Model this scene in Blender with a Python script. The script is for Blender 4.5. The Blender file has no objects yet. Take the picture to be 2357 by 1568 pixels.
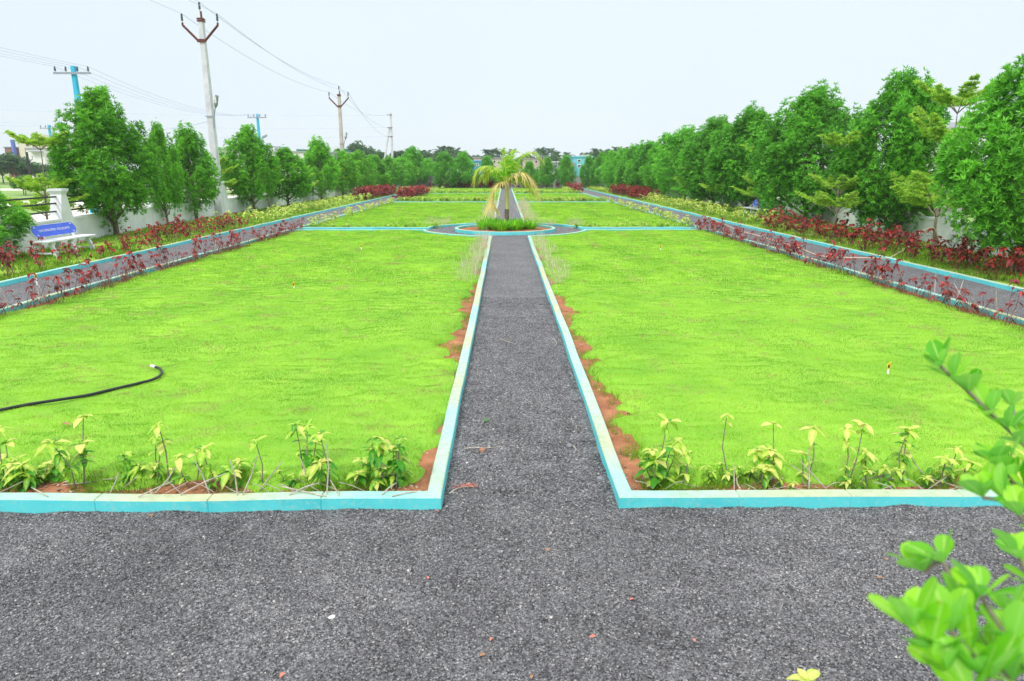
import bpy, math, random
import numpy as np
from mathutils import Vector, Matrix, Euler, noise as mnoise

random.seed(7)
RNG = np.random.default_rng(11)
SC = bpy.context.scene
COL = SC.collection
R_ = math.radians

# ---------------------------------------------------------------- camera
CAM_H = 2.2
PITCH, YAW = R_(14.0), -0.0102
cam_data = bpy.data.cameras.new("camera")
cam = bpy.data.objects.new("camera", cam_data)
COL.objects.link(cam)
cam.location = (0, 0, CAM_H)
cam.rotation_euler = (R_(90) - PITCH, 0, YAW)
cam_data.sensor_width = 36.0
cam_data.lens = 24.0
cam_data.clip_start = 0.05
cam_data.clip_end = 3000
cam_data.dof.use_dof = True
cam_data.dof.focus_distance = 9.0
cam_data.dof.aperture_fstop = 4.0
SC.camera = cam
CROT = cam.rotation_euler.to_matrix()
F, CX, CY = 1571.3, 1178.5, 784.0        # the photograph measured at 2357 px wide


def ray(x, y):
    return CROT @ Vector(((x - CX) / F, -(y - CY) / F, -1.0))


def gp(x, y, z=0.0):
    """photo point -> point on the ground plane"""
    d = ray(x, y)
    k = (z - CAM_H) / d.z
    return Vector((d.x * k, d.y * k, z))


def dp(x, y, Y):
    """photo point -> point at the distance Y along the garden"""
    d = ray(x, y)
    k = Y / d.y
    return Vector((d.x * k, Y, CAM_H + d.z * k))


def zp(x, y, depth):
    """photo point -> point at a depth from the camera"""
    return Vector((0, 0, CAM_H)) + ray(x, y) * depth


# ---------------------------------------------------------------- sky, sun, exposure
SUN_EL, SUN_AZ = R_(48), R_(210)      # behind the camera's left shoulder
world = bpy.data.worlds.new("World")
SC.world = world
world.use_nodes = True
wn, wl = world.node_tree.nodes, world.node_tree.links
wn.clear()
w_out = wn.new("ShaderNodeOutputWorld")
w_bg = wn.new("ShaderNodeBackground")
w_bg.inputs["Strength"].default_value = 0.12
w_sky = wn.new("ShaderNodeTexSky")
w_sky.sky_type = 'NISHITA'
w_sky.sun_disc = False
w_sky.sun_elevation = SUN_EL
w_sky.sun_rotation = SUN_AZ
w_tc = wn.new("ShaderNodeTexCoord")
w_sep = wn.new("ShaderNodeSeparateXYZ")
w_ramp = wn.new("ShaderNodeValToRGB")
w_ramp.color_ramp.elements[0].position = 0.0
w_ramp.color_ramp.elements[0].color = (0.396, 0.440, 0.470, 1)
w_ramp.color_ramp.elements[1].position = 1.0
w_ramp.color_ramp.elements[1].color = (1, 1, 1, 1)
_e = w_ramp.color_ramp.elements.new(0.22)
_e.color = (0.406, 0.454, 0.490, 1)
w_noise = wn.new("ShaderNodeTexNoise")
w_noise.inputs["Scale"].default_value = 1.6
w_noise.inputs["Detail"].default_value = 5
w_nmap = wn.new("ShaderNodeMapRange")
w_nmap.inputs["To Min"].default_value = 16.9
w_nmap.inputs["To Max"].default_value = 20.2
w_mul = wn.new("ShaderNodeVectorMath")
w_mul.operation = 'SCALE'
w_mix = wn.new("ShaderNodeMixRGB")
w_mix.inputs["Fac"].default_value = 0.90          # overcast: the cloud layer hides most of the blue
wl.new(w_tc.outputs["Generated"], w_sep.inputs[0])
wl.new(w_sep.outputs["Z"], w_ramp.inputs["Fac"])
wl.new(w_tc.outputs["Generated"], w_noise.inputs["Vector"])
wl.new(w_noise.outputs["Fac"], w_nmap.inputs["Value"])
wl.new(w_ramp.outputs["Color"], w_mul.inputs[0])
wl.new(w_nmap.outputs["Result"], w_mul.inputs["Scale"])
wl.new(w_sky.outputs["Color"], w_mix.inputs["Color1"])
wl.new(w_mul.outputs["Vector"], w_mix.inputs["Color2"])
wl.new(w_mix.outputs["Color"], w_bg.inputs["Color"])
wl.new(w_bg.outputs["Background"], w_out.inputs["Surface"])

sun_data = bpy.data.lights.new("sun", 'SUN')
sun_data.energy = 2.1
sun_data.angle = R_(9)
sun_data.color = (1.0, 0.96, 0.90)
sun = bpy.data.objects.new("sun", sun_data)
COL.objects.link(sun)
sun.rotation_euler = (R_(90) - SUN_EL, 0, R_(180) - SUN_AZ)
SC.view_settings.view_transform = 'Standard'
SC.view_settings.look = 'None'
SC.view_settings.exposure = 0.0
SC.view_settings.gamma = 1.0


# ---------------------------------------------------------------- helpers
def lin(r, g, b):
    f = lambda c: (c / 255 / 12.92) if c / 255 <= 0.04045 else ((c / 255 + 0.055) / 1.055) ** 2.4
    return (f(r), f(g), f(b), 1)


class Geo:
    """collects numpy blocks of vertices and faces and links them as ONE mesh object"""

    def __init__(s):
        s.v, s.f, s.c, s.n = [], [], [], 0

    def add(s, verts, faces, mat=0, col=None):
        verts = np.asarray(verts, dtype=np.float32).reshape(-1, 3)
        faces = np.asarray(faces, dtype=np.int32)
        if faces.ndim == 1:
            faces = faces.reshape(1, -1)
        s.v.append(verts)
        s.f.append((faces + s.n, mat))
        if col is None:
            c = np.full((len(verts), 3), 0.5, dtype=np.float32)
        else:
            c = np.broadcast_to(np.asarray(col, dtype=np.float32), (len(verts), 3))
        s.c.append(c)
        s.n += len(verts)
        return s

    def box(s, x0, x1, y0, y1, z0, z1, mat=0):
        v = [(x, y, z) for z in (z0, z1) for y in (y0, y1) for x in (x0, x1)]
        f = [(0, 2, 3, 1), (4, 5, 7, 6), (0, 1, 5, 4), (2, 6, 7, 3), (0, 4, 6, 2), (1, 3, 7, 5)]
        return s.add(v, f, mat)

    def frustum(s, cx, cy, z0, z1, a0, b0, a1, b1, mat=0, dx=0, dy=0):
        v = [(cx - a0, cy - b0, z0), (cx + a0, cy - b0, z0), (cx + a0, cy + b0, z0), (cx - a0, cy + b0, z0)]
        v += [(cx + dx - a1, cy + dy - b1, z1), (cx + dx + a1, cy + dy - b1, z1), (cx + dx + a1, cy + dy + b1, z1), (cx + dx - a1, cy + dy + b1, z1)]
        f = [(0, 3, 2, 1), (4, 5, 6, 7), (0, 1, 5, 4), (1, 2, 6, 5), (2, 3, 7, 6), (3, 0, 4, 7)]
        return s.add(v, f, mat)

    def tube(s, pts, rad, n=6, mat=0, col=None, cap=True):
        pts = [Vector(p) for p in pts]
        if not hasattr(rad, '__len__'):
            rad = [rad] * len(pts)
        V = []
        t0 = (pts[1] - pts[0]).normalized()
        ref = Vector((0, 0, 1)) if abs(t0.z) < 0.9 else Vector((1, 0, 0))
        u = t0.cross(ref).normalized()
        for i, p in enumerate(pts):
            t = (pts[min(i + 1, len(pts) - 1)] - pts[max(i - 1, 0)])
            t = t.normalized() if t.length > 1e-9 else t0
            u = (u - t * u.dot(t))
            u = u.normalized() if u.length > 1e-6 else t.orthogonal().normalized()
            w = t.cross(u)
            for k in range(n):
                a = 2 * math.pi * k / n
                V.append(p + (u * math.cos(a) + w * math.sin(a)) * rad[i])
        Fc = []
        m = len(pts)
        for i in range(m - 1):
            for k in range(n):
                k2 = (k + 1) % n
                Fc.append((i * n + k, i * n + k2, (i + 1) * n + k2, (i + 1) * n + k))
        s.add([tuple(p) for p in V], Fc, mat, col)
        if cap:
            for base, p in ((0, pts[0]), ((m - 1) * n, pts[-1])):
                ring = [tuple(V[base + k]) for k in range(n)] + [tuple(p)]
                s.add(ring, [(k, (k + 1) % n, n) for k in range(n)], mat, col)
        return s

    def lathe(s, prof, n=12, mat=0, at=(0, 0, 0)):
        V, Fc = [], []
        for r, z in prof:
            for k in range(n):
                a = 2 * math.pi * k / n
                V.append((at[0] + r * math.cos(a), at[1] + r * math.sin(a), at[2] + z))
        for i in range(len(prof) - 1):
            for k in range(n):
                k2 = (k + 1) % n
                Fc.append((i * n + k, i * n + k2, (i + 1) * n + k2, (i + 1) * n + k))
        return s.add(V, Fc, mat)

    def mesh(s, name, mats, smooth=False):
        me = bpy.data.meshes.new(name)
        if not isinstance(mats, (list, tuple)):
            mats = [mats]
        for m in mats:
            me.materials.append(m)
        if s.n == 0:
            return me
        V = np.concatenate(s.v)
        idx, tot, mi = [], [], []
        for f, m in s.f:
            idx.append(f.reshape(-1))
            tot.append(np.full(len(f), f.shape[1], dtype=np.int32))
            mi.append(np.full(len(f), m, dtype=np.int32))
        idx, tot, mi = np.concatenate(idx), np.concatenate(tot), np.concatenate(mi)
        start = np.concatenate([[0], np.cumsum(tot)[:-1]]).astype(np.int32)
        me.vertices.add(len(V))
        me.vertices.foreach_set("co", V.reshape(-1))
        me.loops.add(len(idx))
        me.loops.foreach_set("vertex_index", idx)
        me.polygons.add(len(tot))
        me.polygons.foreach_set("loop_start", start)
        me.polygons.foreach_set("loop_total", tot)
        me.polygons.foreach_set("material_index", mi)
        me.polygons.foreach_set("use_smooth", np.full(len(tot), smooth, dtype=bool))
        at = me.attributes.new("tint", 'FLOAT_COLOR', 'POINT')
        C = np.ones((len(V), 4), dtype=np.float32)
        C[:, :3] = np.concatenate(s.c)
        at.data.foreach_set("color", C.reshape(-1))
        me.update()
        me.validate()
        return me

    def build(s, name, mats, parent=None, smooth=False, loc=None):
        return link(name, s.mesh(name, mats, smooth), parent, loc)


def link(name, me, parent=None, loc=None):
    o = bpy.data.objects.new(name, me)
    COL.objects.link(o)
    if parent is not None:
        o.parent = parent
    if loc is not None:
        o.location = loc
    return o


def tag(o, label=None, cat=None, group=None, kind=None):
    if label:
        o["label"] = label
    if cat:
        o["category"] = cat
    if group:
        o["group"] = group
    if kind:
        o["kind"] = kind
    return o


def thing(name, label, cat, loc=(0, 0, 0), rz=0.0, group=None):
    o = bpy.data.objects.new(name, None)
    o.empty_display_size = 0.2
    COL.objects.link(o)
    o.location = loc
    o.rotation_euler = (0, 0, rz)
    return tag(o, label, cat, group)


def dup(root, loc, rz=0.0, scale=1.0, label=None, group=None):
    r = root.copy()
    COL.objects.link(r)
    r.location = loc
    r.rotation_euler = (0, 0, rz)
    r.scale = scale if hasattr(scale, '__len__') else (scale,) * 3
    if label:
        r["label"] = label
    if group:
        r["group"] = group
    for ch in list(root.children):
        c = ch.copy()
        COL.objects.link(c)
        c.parent = r
        for g in ch.children:
            d = g.copy()
            COL.objects.link(d)
            d.parent = c
    return r


# ---------------------------------------------------------------- materials
def newmat(name):
    m = bpy.data.materials.new(name)
    m.use_nodes = True
    nt = m.node_tree
    nt.nodes.clear()
    out = nt.nodes.new("ShaderNodeOutputMaterial")
    b = nt.nodes.new("ShaderNodeBsdfPrincipled")
    nt.links.new(b.outputs[0], out.inputs[0])
    return m, nt, b, out


def noise_node(nt, scale, detail=4, rough=0.55, vec=None):
    n = nt.nodes.new("ShaderNodeTexNoise")
    n.inputs["Scale"].default_value = scale
    n.inputs["Detail"].default_value = detail
    n.inputs["Roughness"].default_value = rough
    if vec is not None:
        nt.links.new(vec, n.inputs["Vector"])
    return n


def geo_pos(nt):
    return nt.nodes.new("ShaderNodeNewGeometry").outputs["Position"]


def obj_pos(nt):
    return nt.nodes.new("ShaderNodeTexCoord").outputs["Object"]


def ramp(nt, fac, stops):
    r = nt.nodes.new("ShaderNodeValToRGB")
    cr = r.color_ramp
    cr.elements[0].position, cr.elements[0].color = stops[0][0], stops[0][1]
    cr.elements[1].position, cr.elements[1].color = stops[-1][0], stops[-1][1]
    for p, c in stops[1:-1]:
        e = cr.elements.new(p)
        e.color = c
    nt.links.new(fac, r.inputs["Fac"])
    return r.outputs["Color"]


def bump(nt, b, height, strength=0.3, dist=0.02):
    bp = nt.nodes.new("ShaderNodeBump")
    bp.inputs["Strength"].default_value = strength
    bp.inputs["Distance"].default_value = dist
    nt.links.new(height, bp.inputs["Height"])
    nt.links.new(bp.outputs[0], b.inputs["Normal"])


def c4(c):
    return tuple(c) + (1,) if len(c) == 3 else c


def rough_mat(name, c0, c1, scale=4.0, rough=0.8, bstr=0.25, bscale=60, spec=0.3, local=True):
    """two tones mottled by noise, with a fine bump"""
    m, nt, b, out = newmat(name)
    p = obj_pos(nt) if local else geo_pos(nt)
    n = noise_node(nt, scale, 6, 0.6, p)
    nt.links.new(ramp(nt, n.outputs["Fac"], [(0.3, c4(c0)), (0.7, c4(c1))]), b.inputs["Base Color"])
    n2 = noise_node(nt, bscale, 4, 0.6, p)
    bump(nt, b, n2.outputs["Fac"], bstr, 0.01)
    b.inputs["Roughness"].default_value = rough
    b.inputs["Specular IOR Level"].default_value = spec
    return m


def leaf_mat(name, dark, light, trans=0.35, rough=0.45, spec=0.35, obj_var=0.25, dead=None):
    """leaf colour runs from dark to light by the leaf's own tint; thin enough to let light through"""
    m, nt, b, out = newmat(name)
    a = nt.nodes.new("ShaderNodeAttribute")
    a.attribute_name = "tint"
    sep = nt.nodes.new("ShaderNodeSeparateColor")
    nt.links.new(a.outputs["Color"], sep.inputs[0])
    oi = nt.nodes.new("ShaderNodeObjectInfo")
    mr = nt.nodes.new("ShaderNodeMath")
    mr.operation = 'MULTIPLY_ADD'
    mr.inputs[1].default_value = obj_var
    mr.inputs[2].default_value = -obj_var / 2
    nt.links.new(oi.outputs["Random"], mr.inputs[0])
    ad = nt.nodes.new("ShaderNodeMath")
    ad.operation = 'ADD'
    ad.use_clamp = True
    nt.links.new(sep.outputs[0], ad.inputs[0])
    nt.links.new(mr.outputs[0], ad.inputs[1])
    colr = ramp(nt, ad.outputs[0], [(0.0, c4(dark)), (1.0, c4(light))] if dead is None else [(0.0, c4(dead)), (0.02, c4(dead)), (0.05, c4(dark)), (1.0, c4(light))])
    nt.links.new(colr, b.inputs["Base Color"])
    b.inputs["Roughness"].default_value = rough
    b.inputs["Specular IOR Level"].default_value = spec
    tr = nt.nodes.new("ShaderNodeBsdfTranslucent")
    nt.links.new(colr, tr.inputs["Color"])
    mx = nt.nodes.new("ShaderNodeMixShader")
    mx.inputs[0].default_value = trans
    nt.links.new(b.outputs[0], mx.inputs[1])
    nt.links.new(tr.outputs[0], mx.inputs[2])
    nt.links.new(mx.outputs[0], out.inputs[0])
    return m


def variegated_mat(name, edge, mid, tip, trans=0.35):
    """leaf with a pale blotched middle and green margins: tint = (age, along, across)"""
    m, nt, b, out = newmat(name)
    a = nt.nodes.new("ShaderNodeAttribute")
    a.attribute_name = "tint"
    sep = nt.nodes.new("ShaderNodeSeparateColor")
    nt.links.new(a.outputs["Color"], sep.inputs[0])
    n = noise_node(nt, 30, 3, 0.6, obj_pos(nt))
    m1 = nt.nodes.new("ShaderNodeMath"); m1.operation = 'MULTIPLY_ADD'
    m1.inputs[1].default_value = 1.1; m1.inputs[2].default_value = -0.62
    nt.links.new(n.outputs["Fac"], m1.inputs[0])
    m2 = nt.nodes.new("ShaderNodeMath"); m2.operation = 'ADD'
    nt.links.new(sep.outputs[0], m2.inputs[0]); nt.links.new(m1.outputs[0], m2.inputs[1])
    m3 = nt.nodes.new("ShaderNodeMath"); m3.operation = 'MULTIPLY_ADD'
    m3.inputs[1].default_value = 0.35; m3.inputs[2].default_value = -0.1
    nt.links.new(sep.outputs[2], m3.inputs[0])
    m4 = nt.nodes.new("ShaderNodeMath"); m4.operation = 'ADD'; m4.use_clamp = True
    nt.links.new(m2.outputs[0], m4.inputs[0]); nt.links.new(m3.outputs[0], m4.inputs[1])
    colr = ramp(nt, m4.outputs[0], [(0.15, c4(edge)), (0.5, c4(mid)), (0.85, c4(tip))])
    nt.links.new(colr, b.inputs["Base Color"])
    b.inputs["Roughness"].default_value = 0.45
    b.inputs["Specular IOR Level"].default_value = 0.35
    tr = nt.nodes.new("ShaderNodeBsdfTranslucent")
    nt.links.new(colr, tr.inputs["Color"])
    mx = nt.nodes.new("ShaderNodeMixShader"); mx.inputs[0].default_value = trans
    nt.links.new(b.outputs[0], mx.inputs[1]); nt.links.new(tr.outputs[0], mx.inputs[2])
    nt.links.new(mx.outputs[0], out.inputs[0])
    return m


M = {}
M['bark'] = rough_mat("bark", (0.10, 0.075, 0.05), (0.22, 0.17, 0.12), 9, 0.9, 0.6, 40)
M['twig'] = rough_mat("twig", (0.16, 0.13, 0.10), (0.32, 0.27, 0.22), 30, 0.9, 0.3, 80)
M['dry'] = rough_mat("dry_wood", (0.30, 0.26, 0.21), (0.60, 0.54, 0.46), 20, 0.9, 0.3, 80)
M['redstem'] = rough_mat("red_stem", (0.12, 0.05, 0.04), (0.26, 0.12, 0.09), 20, 0.8, 0.2, 80)
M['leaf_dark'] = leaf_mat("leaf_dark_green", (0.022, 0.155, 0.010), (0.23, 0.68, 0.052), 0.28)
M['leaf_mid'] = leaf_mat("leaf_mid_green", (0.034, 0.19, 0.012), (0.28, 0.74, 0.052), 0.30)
M['leaf_lime'] = leaf_mat("leaf_lime", (0.20, 0.47, 0.03), (0.60, 0.84, 0.11), 0.45)
M['leaf_far'] = leaf_mat("leaf_far", (0.040, 0.10, 0.045), (0.13, 0.27, 0.10), 0.25, 0.7)
M['leaf_scrub'] = leaf_mat("leaf_scrub", (0.06, 0.18, 0.03), (0.22, 0.46, 0.07), 0.3, 0.6)
M['leaf_near'] = leaf_mat("leaf_near", (0.11, 0.47, 0.008), (0.46, 0.88, 0.05), 0.42, 0.4)
m = M['leaf_near']
nt = m.node_tree
_at = [n for n in nt.nodes if n.type == 'ATTRIBUTE'][0]
_sep = [n for n in nt.nodes if n.type == 'SEPARATE_COLOR'][0]
_rp = [n for n in nt.nodes if n.type == 'VALTORGB'][0]
_pb = [n for n in nt.nodes if n.type == 'BSDF_PRINCIPLED'][0]
_tr = [n for n in nt.nodes if n.type == 'BSDF_TRANSLUCENT'][0]
_pw = nt.nodes.new("ShaderNodeMath"); _pw.operation = 'POWER'; _pw.inputs[1].default_value = 14
nt.links.new(_sep.outputs[2], _pw.inputs[0])
_w = nt.nodes.new("ShaderNodeTexWave"); _w.inputs["Scale"].default_value = 2.2; _w.inputs["Distortion"].default_value = 1.5
nt.links.new(_at.outputs["Color"], _w.inputs["Vector"])
_nb = noise_node(nt, 55, 5, 0.65, obj_pos(nt))
_m1 = nt.nodes.new("ShaderNodeMixRGB"); _m1.inputs["Color2"].default_value = (0.55, 0.82, 0.22, 1)
nt.links.new(_pw.outputs[0], _m1.inputs["Fac"]); nt.links.new(_rp.outputs[0], _m1.inputs["Color1"])
_m2 = nt.nodes.new("ShaderNodeMixRGB"); _m2.inputs["Color2"].default_value = (0.45, 0.30, 0.06, 1)
nt.links.new(ramp(nt, _nb.outputs["Fac"], [(0.66, (0, 0, 0, 1)), (0.74, (0.7, 0.7, 0.7, 1))]), _m2.inputs["Fac"]); nt.links.new(_m1.outputs[0], _m2.inputs["Color1"])
_bf = nt.nodes.new("ShaderNodeNewGeometry")
_m3 = nt.nodes.new("ShaderNodeMixRGB"); _m3.inputs["Color2"].default_value = (0.30, 0.72, 0.16, 1)
_mb = nt.nodes.new("ShaderNodeMath"); _mb.operation = 'MULTIPLY'; _mb.inputs[1].default_value = 0.5
nt.links.new(_bf.outputs["Backfacing"], _mb.inputs[0]); nt.links.new(_mb.outputs[0], _m3.inputs["Fac"]); nt.links.new(_m2.outputs[0], _m3.inputs["Color1"])
nt.links.new(_m3.outputs[0], _pb.inputs["Base Color"]); nt.links.new(_m3.outputs[0], _tr.inputs["Color"])
bump(nt, _pb, _w.outputs["Fac"], 0.15, 0.002)
M['leaf_red'] = leaf_mat("leaf_red", (0.070, 0.016, 0.016), (0.52, 0.045, 0.040), 0.28, 0.38, 0.4, 0.2)
M['leaf_var'] = variegated_mat("leaf_variegated", (0.07, 0.34, 0.025), (0.42, 0.68, 0.05), (0.76, 0.76, 0.22))
M['leaf_lily'] = leaf_mat("leaf_lily", (0.09, 0.44, 0.010), (0.40, 0.84, 0.03), 0.35, 0.4)
M['frond'] = leaf_mat("palm_leaflet", (0.20, 0.58, 0.02), (0.92, 0.84, 0.16), 0.35, 0.45, 0.35, 0)
M['frond_dry'] = leaf_mat("palm_leaflet_dry", (0.55, 0.38, 0.20), (0.95, 0.84, 0.34), 0.3, 0.6, 0.2, 0)
M['grass'] = leaf_mat("lawn_grass", (0.155, 0.39, 0.020), (0.50, 0.79, 0.065), 0.35, 0.5, 0.25, 0, (0.40, 0.36, 0.13))
M['grass_dark'] = leaf_mat("strip_grass", (0.10, 0.25, 0.012), (0.36, 0.58, 0.04), 0.35, 0.5, 0.25, 0)
M['drygrass'] = leaf_mat("dry_grass", (0.42, 0.34, 0.25), (0.82, 0.72, 0.58), 0.3, 0.8, 0.1, 0)
M['deadstalk'] = leaf_mat("dead_stalk", (0.12, 0.055, 0.04), (0.42, 0.27, 0.18), 0.2, 0.8, 0.1, 0)
M['litter'] = leaf_mat("leaf_litter", (0.10, 0.05, 0.03), (0.62, 0.46, 0.34), 0.1, 0.8, 0.1, 0)
M['soil'] = rough_mat("red_soil", (0.20, 0.080, 0.042), (0.50, 0.215, 0.115), 3.5, 0.95, 0.8, 45, 0.1, False)
M['stone_red'] = rough_mat("brown_stone", (0.30, 0.13, 0.08), (0.45, 0.24, 0.16), 20, 0.9)
M['stone_grey'] = rough_mat("grey_stone", (0.13, 0.14, 0.15), (0.28, 0.29, 0.31), 20, 0.9)
M['stone_pale'] = rough_mat("pale_stone", (0.50, 0.48, 0.46), (0.75, 0.74, 0.72), 20, 0.8)
M['petal'] = rough_mat("fallen_petal", (0.55, 0.14, 0.10), (0.75, 0.32, 0.22), 20, 0.7)
M['leaf_fallen'] = rough_mat("fallen_leaf", (0.28, 0.14, 0.07), (0.52, 0.30, 0.16), 20, 0.8)
M['plaster'] = rough_mat("white_plaster", (0.60, 0.63, 0.66), (0.78, 0.80, 0.82), 1.2, 0.85, 0.2, 30, 0.3, False)
M['plaster_grey'] = rough_mat("grey_plaster", (0.26, 0.28, 0.31), (0.42, 0.44, 0.47), 0.9, 0.9, 0.3, 20, 0.2, False)
M['concrete'] = rough_mat("pole_concrete", (0.50, 0.51, 0.56), (0.68, 0.69, 0.73), 2.5, 0.85, 0.3, 40)
M['concrete_tan'] = rough_mat("pole_concrete_tan", (0.40, 0.36, 0.33), (0.56, 0.51, 0.47), 2.5, 0.85, 0.3, 40)
M['bluepaint'] = rough_mat("pole_blue_paint", (0.03, 0.38, 0.58), (0.05, 0.50, 0.72), 2.0, 0.6, 0.2, 30)
M['rust'] = rough_mat("rusty_steel", (0.09, 0.03, 0.025), (0.18, 0.07, 0.05), 8, 0.8, 0.2, 60)
M['insulator'] = rough_mat("porcelain", (0.03, 0.06, 0.08), (0.06, 0.11, 0.14), 8, 0.3)
M['steel'] = rough_mat("grey_steel", (0.22, 0.26, 0.32), (0.34, 0.38, 0.45), 8, 0.5)
M['wire'] = rough_mat("wire", (0.52, 0.60, 0.84), (0.60, 0.68, 0.88), 8, 0.6)
M['black'] = rough_mat("black_rail_paint", (0.015, 0.016, 0.018), (0.04, 0.042, 0.046), 8, 0.5)
M['hose'] = rough_mat("black_hose", (0.010, 0.014, 0.018), (0.030, 0.036, 0.042), 12, 0.4)
M['hose_tan'] = rough_mat("tan_hose", (0.55, 0.34, 0.24), (0.75, 0.52, 0.38), 6, 0.6)
M['hose_ochre'] = rough_mat("ochre_hose", (0.48, 0.42, 0.26), (0.64, 0.56, 0.38), 6, 0.6)
M['white'] = rough_mat("white_plastic", (0.75, 0.75, 0.73), (0.85, 0.85, 0.84), 8, 0.5)
M['yellow'] = rough_mat("yellow_plastic", (0.85, 0.48, 0.02), (0.90, 0.60, 0.04), 8, 0.5)
M['bench'] = rough_mat("bench_concrete", (0.55, 0.58, 0.62), (0.80, 0.82, 0.85), 5, 0.6, 0.2, 50)
M['benchblue'] = rough_mat("bench_blue", (0.045, 0.11, 0.62), (0.07, 0.16, 0.74), 5, 0.5, 0.1, 50)
M['road'] = rough_mat("concrete_road", (0.62, 0.57, 0.50), (0.78, 0.74, 0.68), 0.5, 0.9, 0.2, 10, 0.2, False)


def flat(name, c, rough=0.7):
    k = 0.86
    return rough_mat(name, tuple(x * k for x in c), c, 1.3, rough, 0.12, 12)


M['cream'] = flat("cream_render", (0.72, 0.66, 0.52))
M['bwhite'] = flat("white_render", (0.78, 0.78, 0.76))
M['pinkish'] = flat("pink_render", (0.62, 0.50, 0.46))
M['skyblue'] = flat("sky_blue_render", (0.10, 0.33, 0.72))
M['cyan'] = flat("cyan_render", (0.16, 0.58, 0.68))
M['lilac'] = flat("lilac_render", (0.42, 0.32, 0.66))
M['greensheet'] = flat("green_sheet", (0.02, 0.20, 0.09))
M['greyroof'] = flat("grey_roof", (0.33, 0.34, 0.38))
M['window'] = flat("window_glass", (0.05, 0.06, 0.08), 0.2)
M['bluestripe'] = flat("blue_stripe", (0.12, 0.20, 0.62))
M['brickbrown'] = flat("brown_brick", (0.28, 0.13, 0.10))

# paint of the kerbs: turquoise faces, top a dirty bleached mint with stronger light painted in
m, nt, b, out = newmat("kerb_face_paint")
_p = geo_pos(nt)
_n = noise_node(nt, 1.2, 5, 0.6, _p)
_n2 = noise_node(nt, 26, 5, 0.7, _p)
_c = ramp(nt, _n.outputs["Fac"], [(0.30, lin(62, 186, 194)), (0.52, lin(92, 212, 216)), (0.72, lin(76, 200, 212))])
_mx = nt.nodes.new("ShaderNodeMixRGB")
nt.links.new(ramp(nt, _n2.outputs["Fac"], [(0.52, (0, 0, 0, 1)), (0.72, (0.6, 0.6, 0.6, 1))]), _mx.inputs["Fac"])
nt.links.new(_c, _mx.inputs["Color1"])
_mx.inputs["Color2"].default_value = lin(172, 206, 194)
nt.links.new(_mx.outputs[0], b.inputs["Base Color"])
bump(nt, b, noise_node(nt, 90, 3, 0.6, _p).outputs["Fac"], 0.25, 0.006)
b.inputs["Roughness"].default_value = 0.7
M['kerb_face'] = m
m, nt, b, out = newmat("kerb_top_paint")
_p = geo_pos(nt)
_n = noise_node(nt, 0.55, 3, 0.5, _p)
_n2 = noise_node(nt, 14, 6, 0.7, _p)
_c = ramp(nt, _n.outputs["Fac"], [(0.36, lin(150, 214, 208)), (0.47, lin(172, 206, 184)), (0.62, lin(184, 192, 152))])
_mx = nt.nodes.new("ShaderNodeMixRGB")
nt.links.new(ramp(nt, _n2.outputs["Fac"], [(0.46, (0, 0, 0, 1)), (0.74, (0.55, 0.55, 0.55, 1))]), _mx.inputs["Fac"])
nt.links.new(_c, _mx.inputs["Color1"])
_mx.inputs["Color2"].default_value = lin(128, 140, 112)
nt.links.new(_mx.outputs[0], b.inputs["Base Color"])
bump(nt, b, noise_node(nt, 70, 3, 0.6, _p).outputs["Fac"], 0.25, 0.006)
b.inputs["Roughness"].default_value = 0.75
M['kerb_top'] = m

# gravel: crushed basalt, chips of several greys
m, nt, b, out = newmat("gravel_bed")
_p = geo_pos(nt)
_v = nt.nodes.new("ShaderNodeTexVoronoi")
_v.inputs["Scale"].default_value = 85
nt.links.new(_p, _v.inputs["Vector"])
_sep = nt.nodes.new("ShaderNodeSeparateColor")
nt.links.new(_v.outputs["Color"], _sep.inputs[0])
_c = ramp(nt, _sep.outputs[0], [(0.0, (0.030, 0.030, 0.033, 1)), (0.45, (0.128, 0.127, 0.132, 1)), (0.85, (0.225, 0.224, 0.232, 1)), (1.0, (0.34, 0.33, 0.33, 1))])
_n = noise_node(nt, 1.3, 5, 0.6, _p)
_mx = nt.nodes.new("ShaderNodeMixRGB")
_mx.blend_type = 'MULTIPLY'
_mx.inputs["Fac"].default_value = 1.0
nt.links.new(_c, _mx.inputs["Color1"])
nt.links.new(ramp(nt, _n.outputs["Fac"], [(0.3, (0.78, 0.78, 0.80, 1)), (0.7, (1.15, 1.15, 1.18, 1))]), _mx.inputs["Color2"])
nt.links.new(_mx.outputs[0], b.inputs["Base Color"])
bump(nt, b, _v.outputs["Distance"], 0.9, 0.012)
b.inputs["Roughness"].default_value = 0.8
M['gravel'] = m
m, nt, b, out = newmat("gravel_chip")
a = nt.nodes.new("ShaderNodeAttribute"); a.attribute_name = "tint"
_sep = nt.nodes.new("ShaderNodeSeparateColor")
nt.links.new(a.outputs["Color"], _sep.inputs[0])
nt.links.new(ramp(nt, _sep.outputs[0], [(0.0, (0.024, 0.024, 0.027, 1)), (0.5, (0.132, 0.131, 0.136, 1)), (0.9, (0.280, 0.278, 0.288, 1)), (1.0, (0.52, 0.50, 0.46, 1))]), b.inputs["Base Color"])
b.inputs["Roughness"].default_value = 0.65
M['chip'] = m

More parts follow.
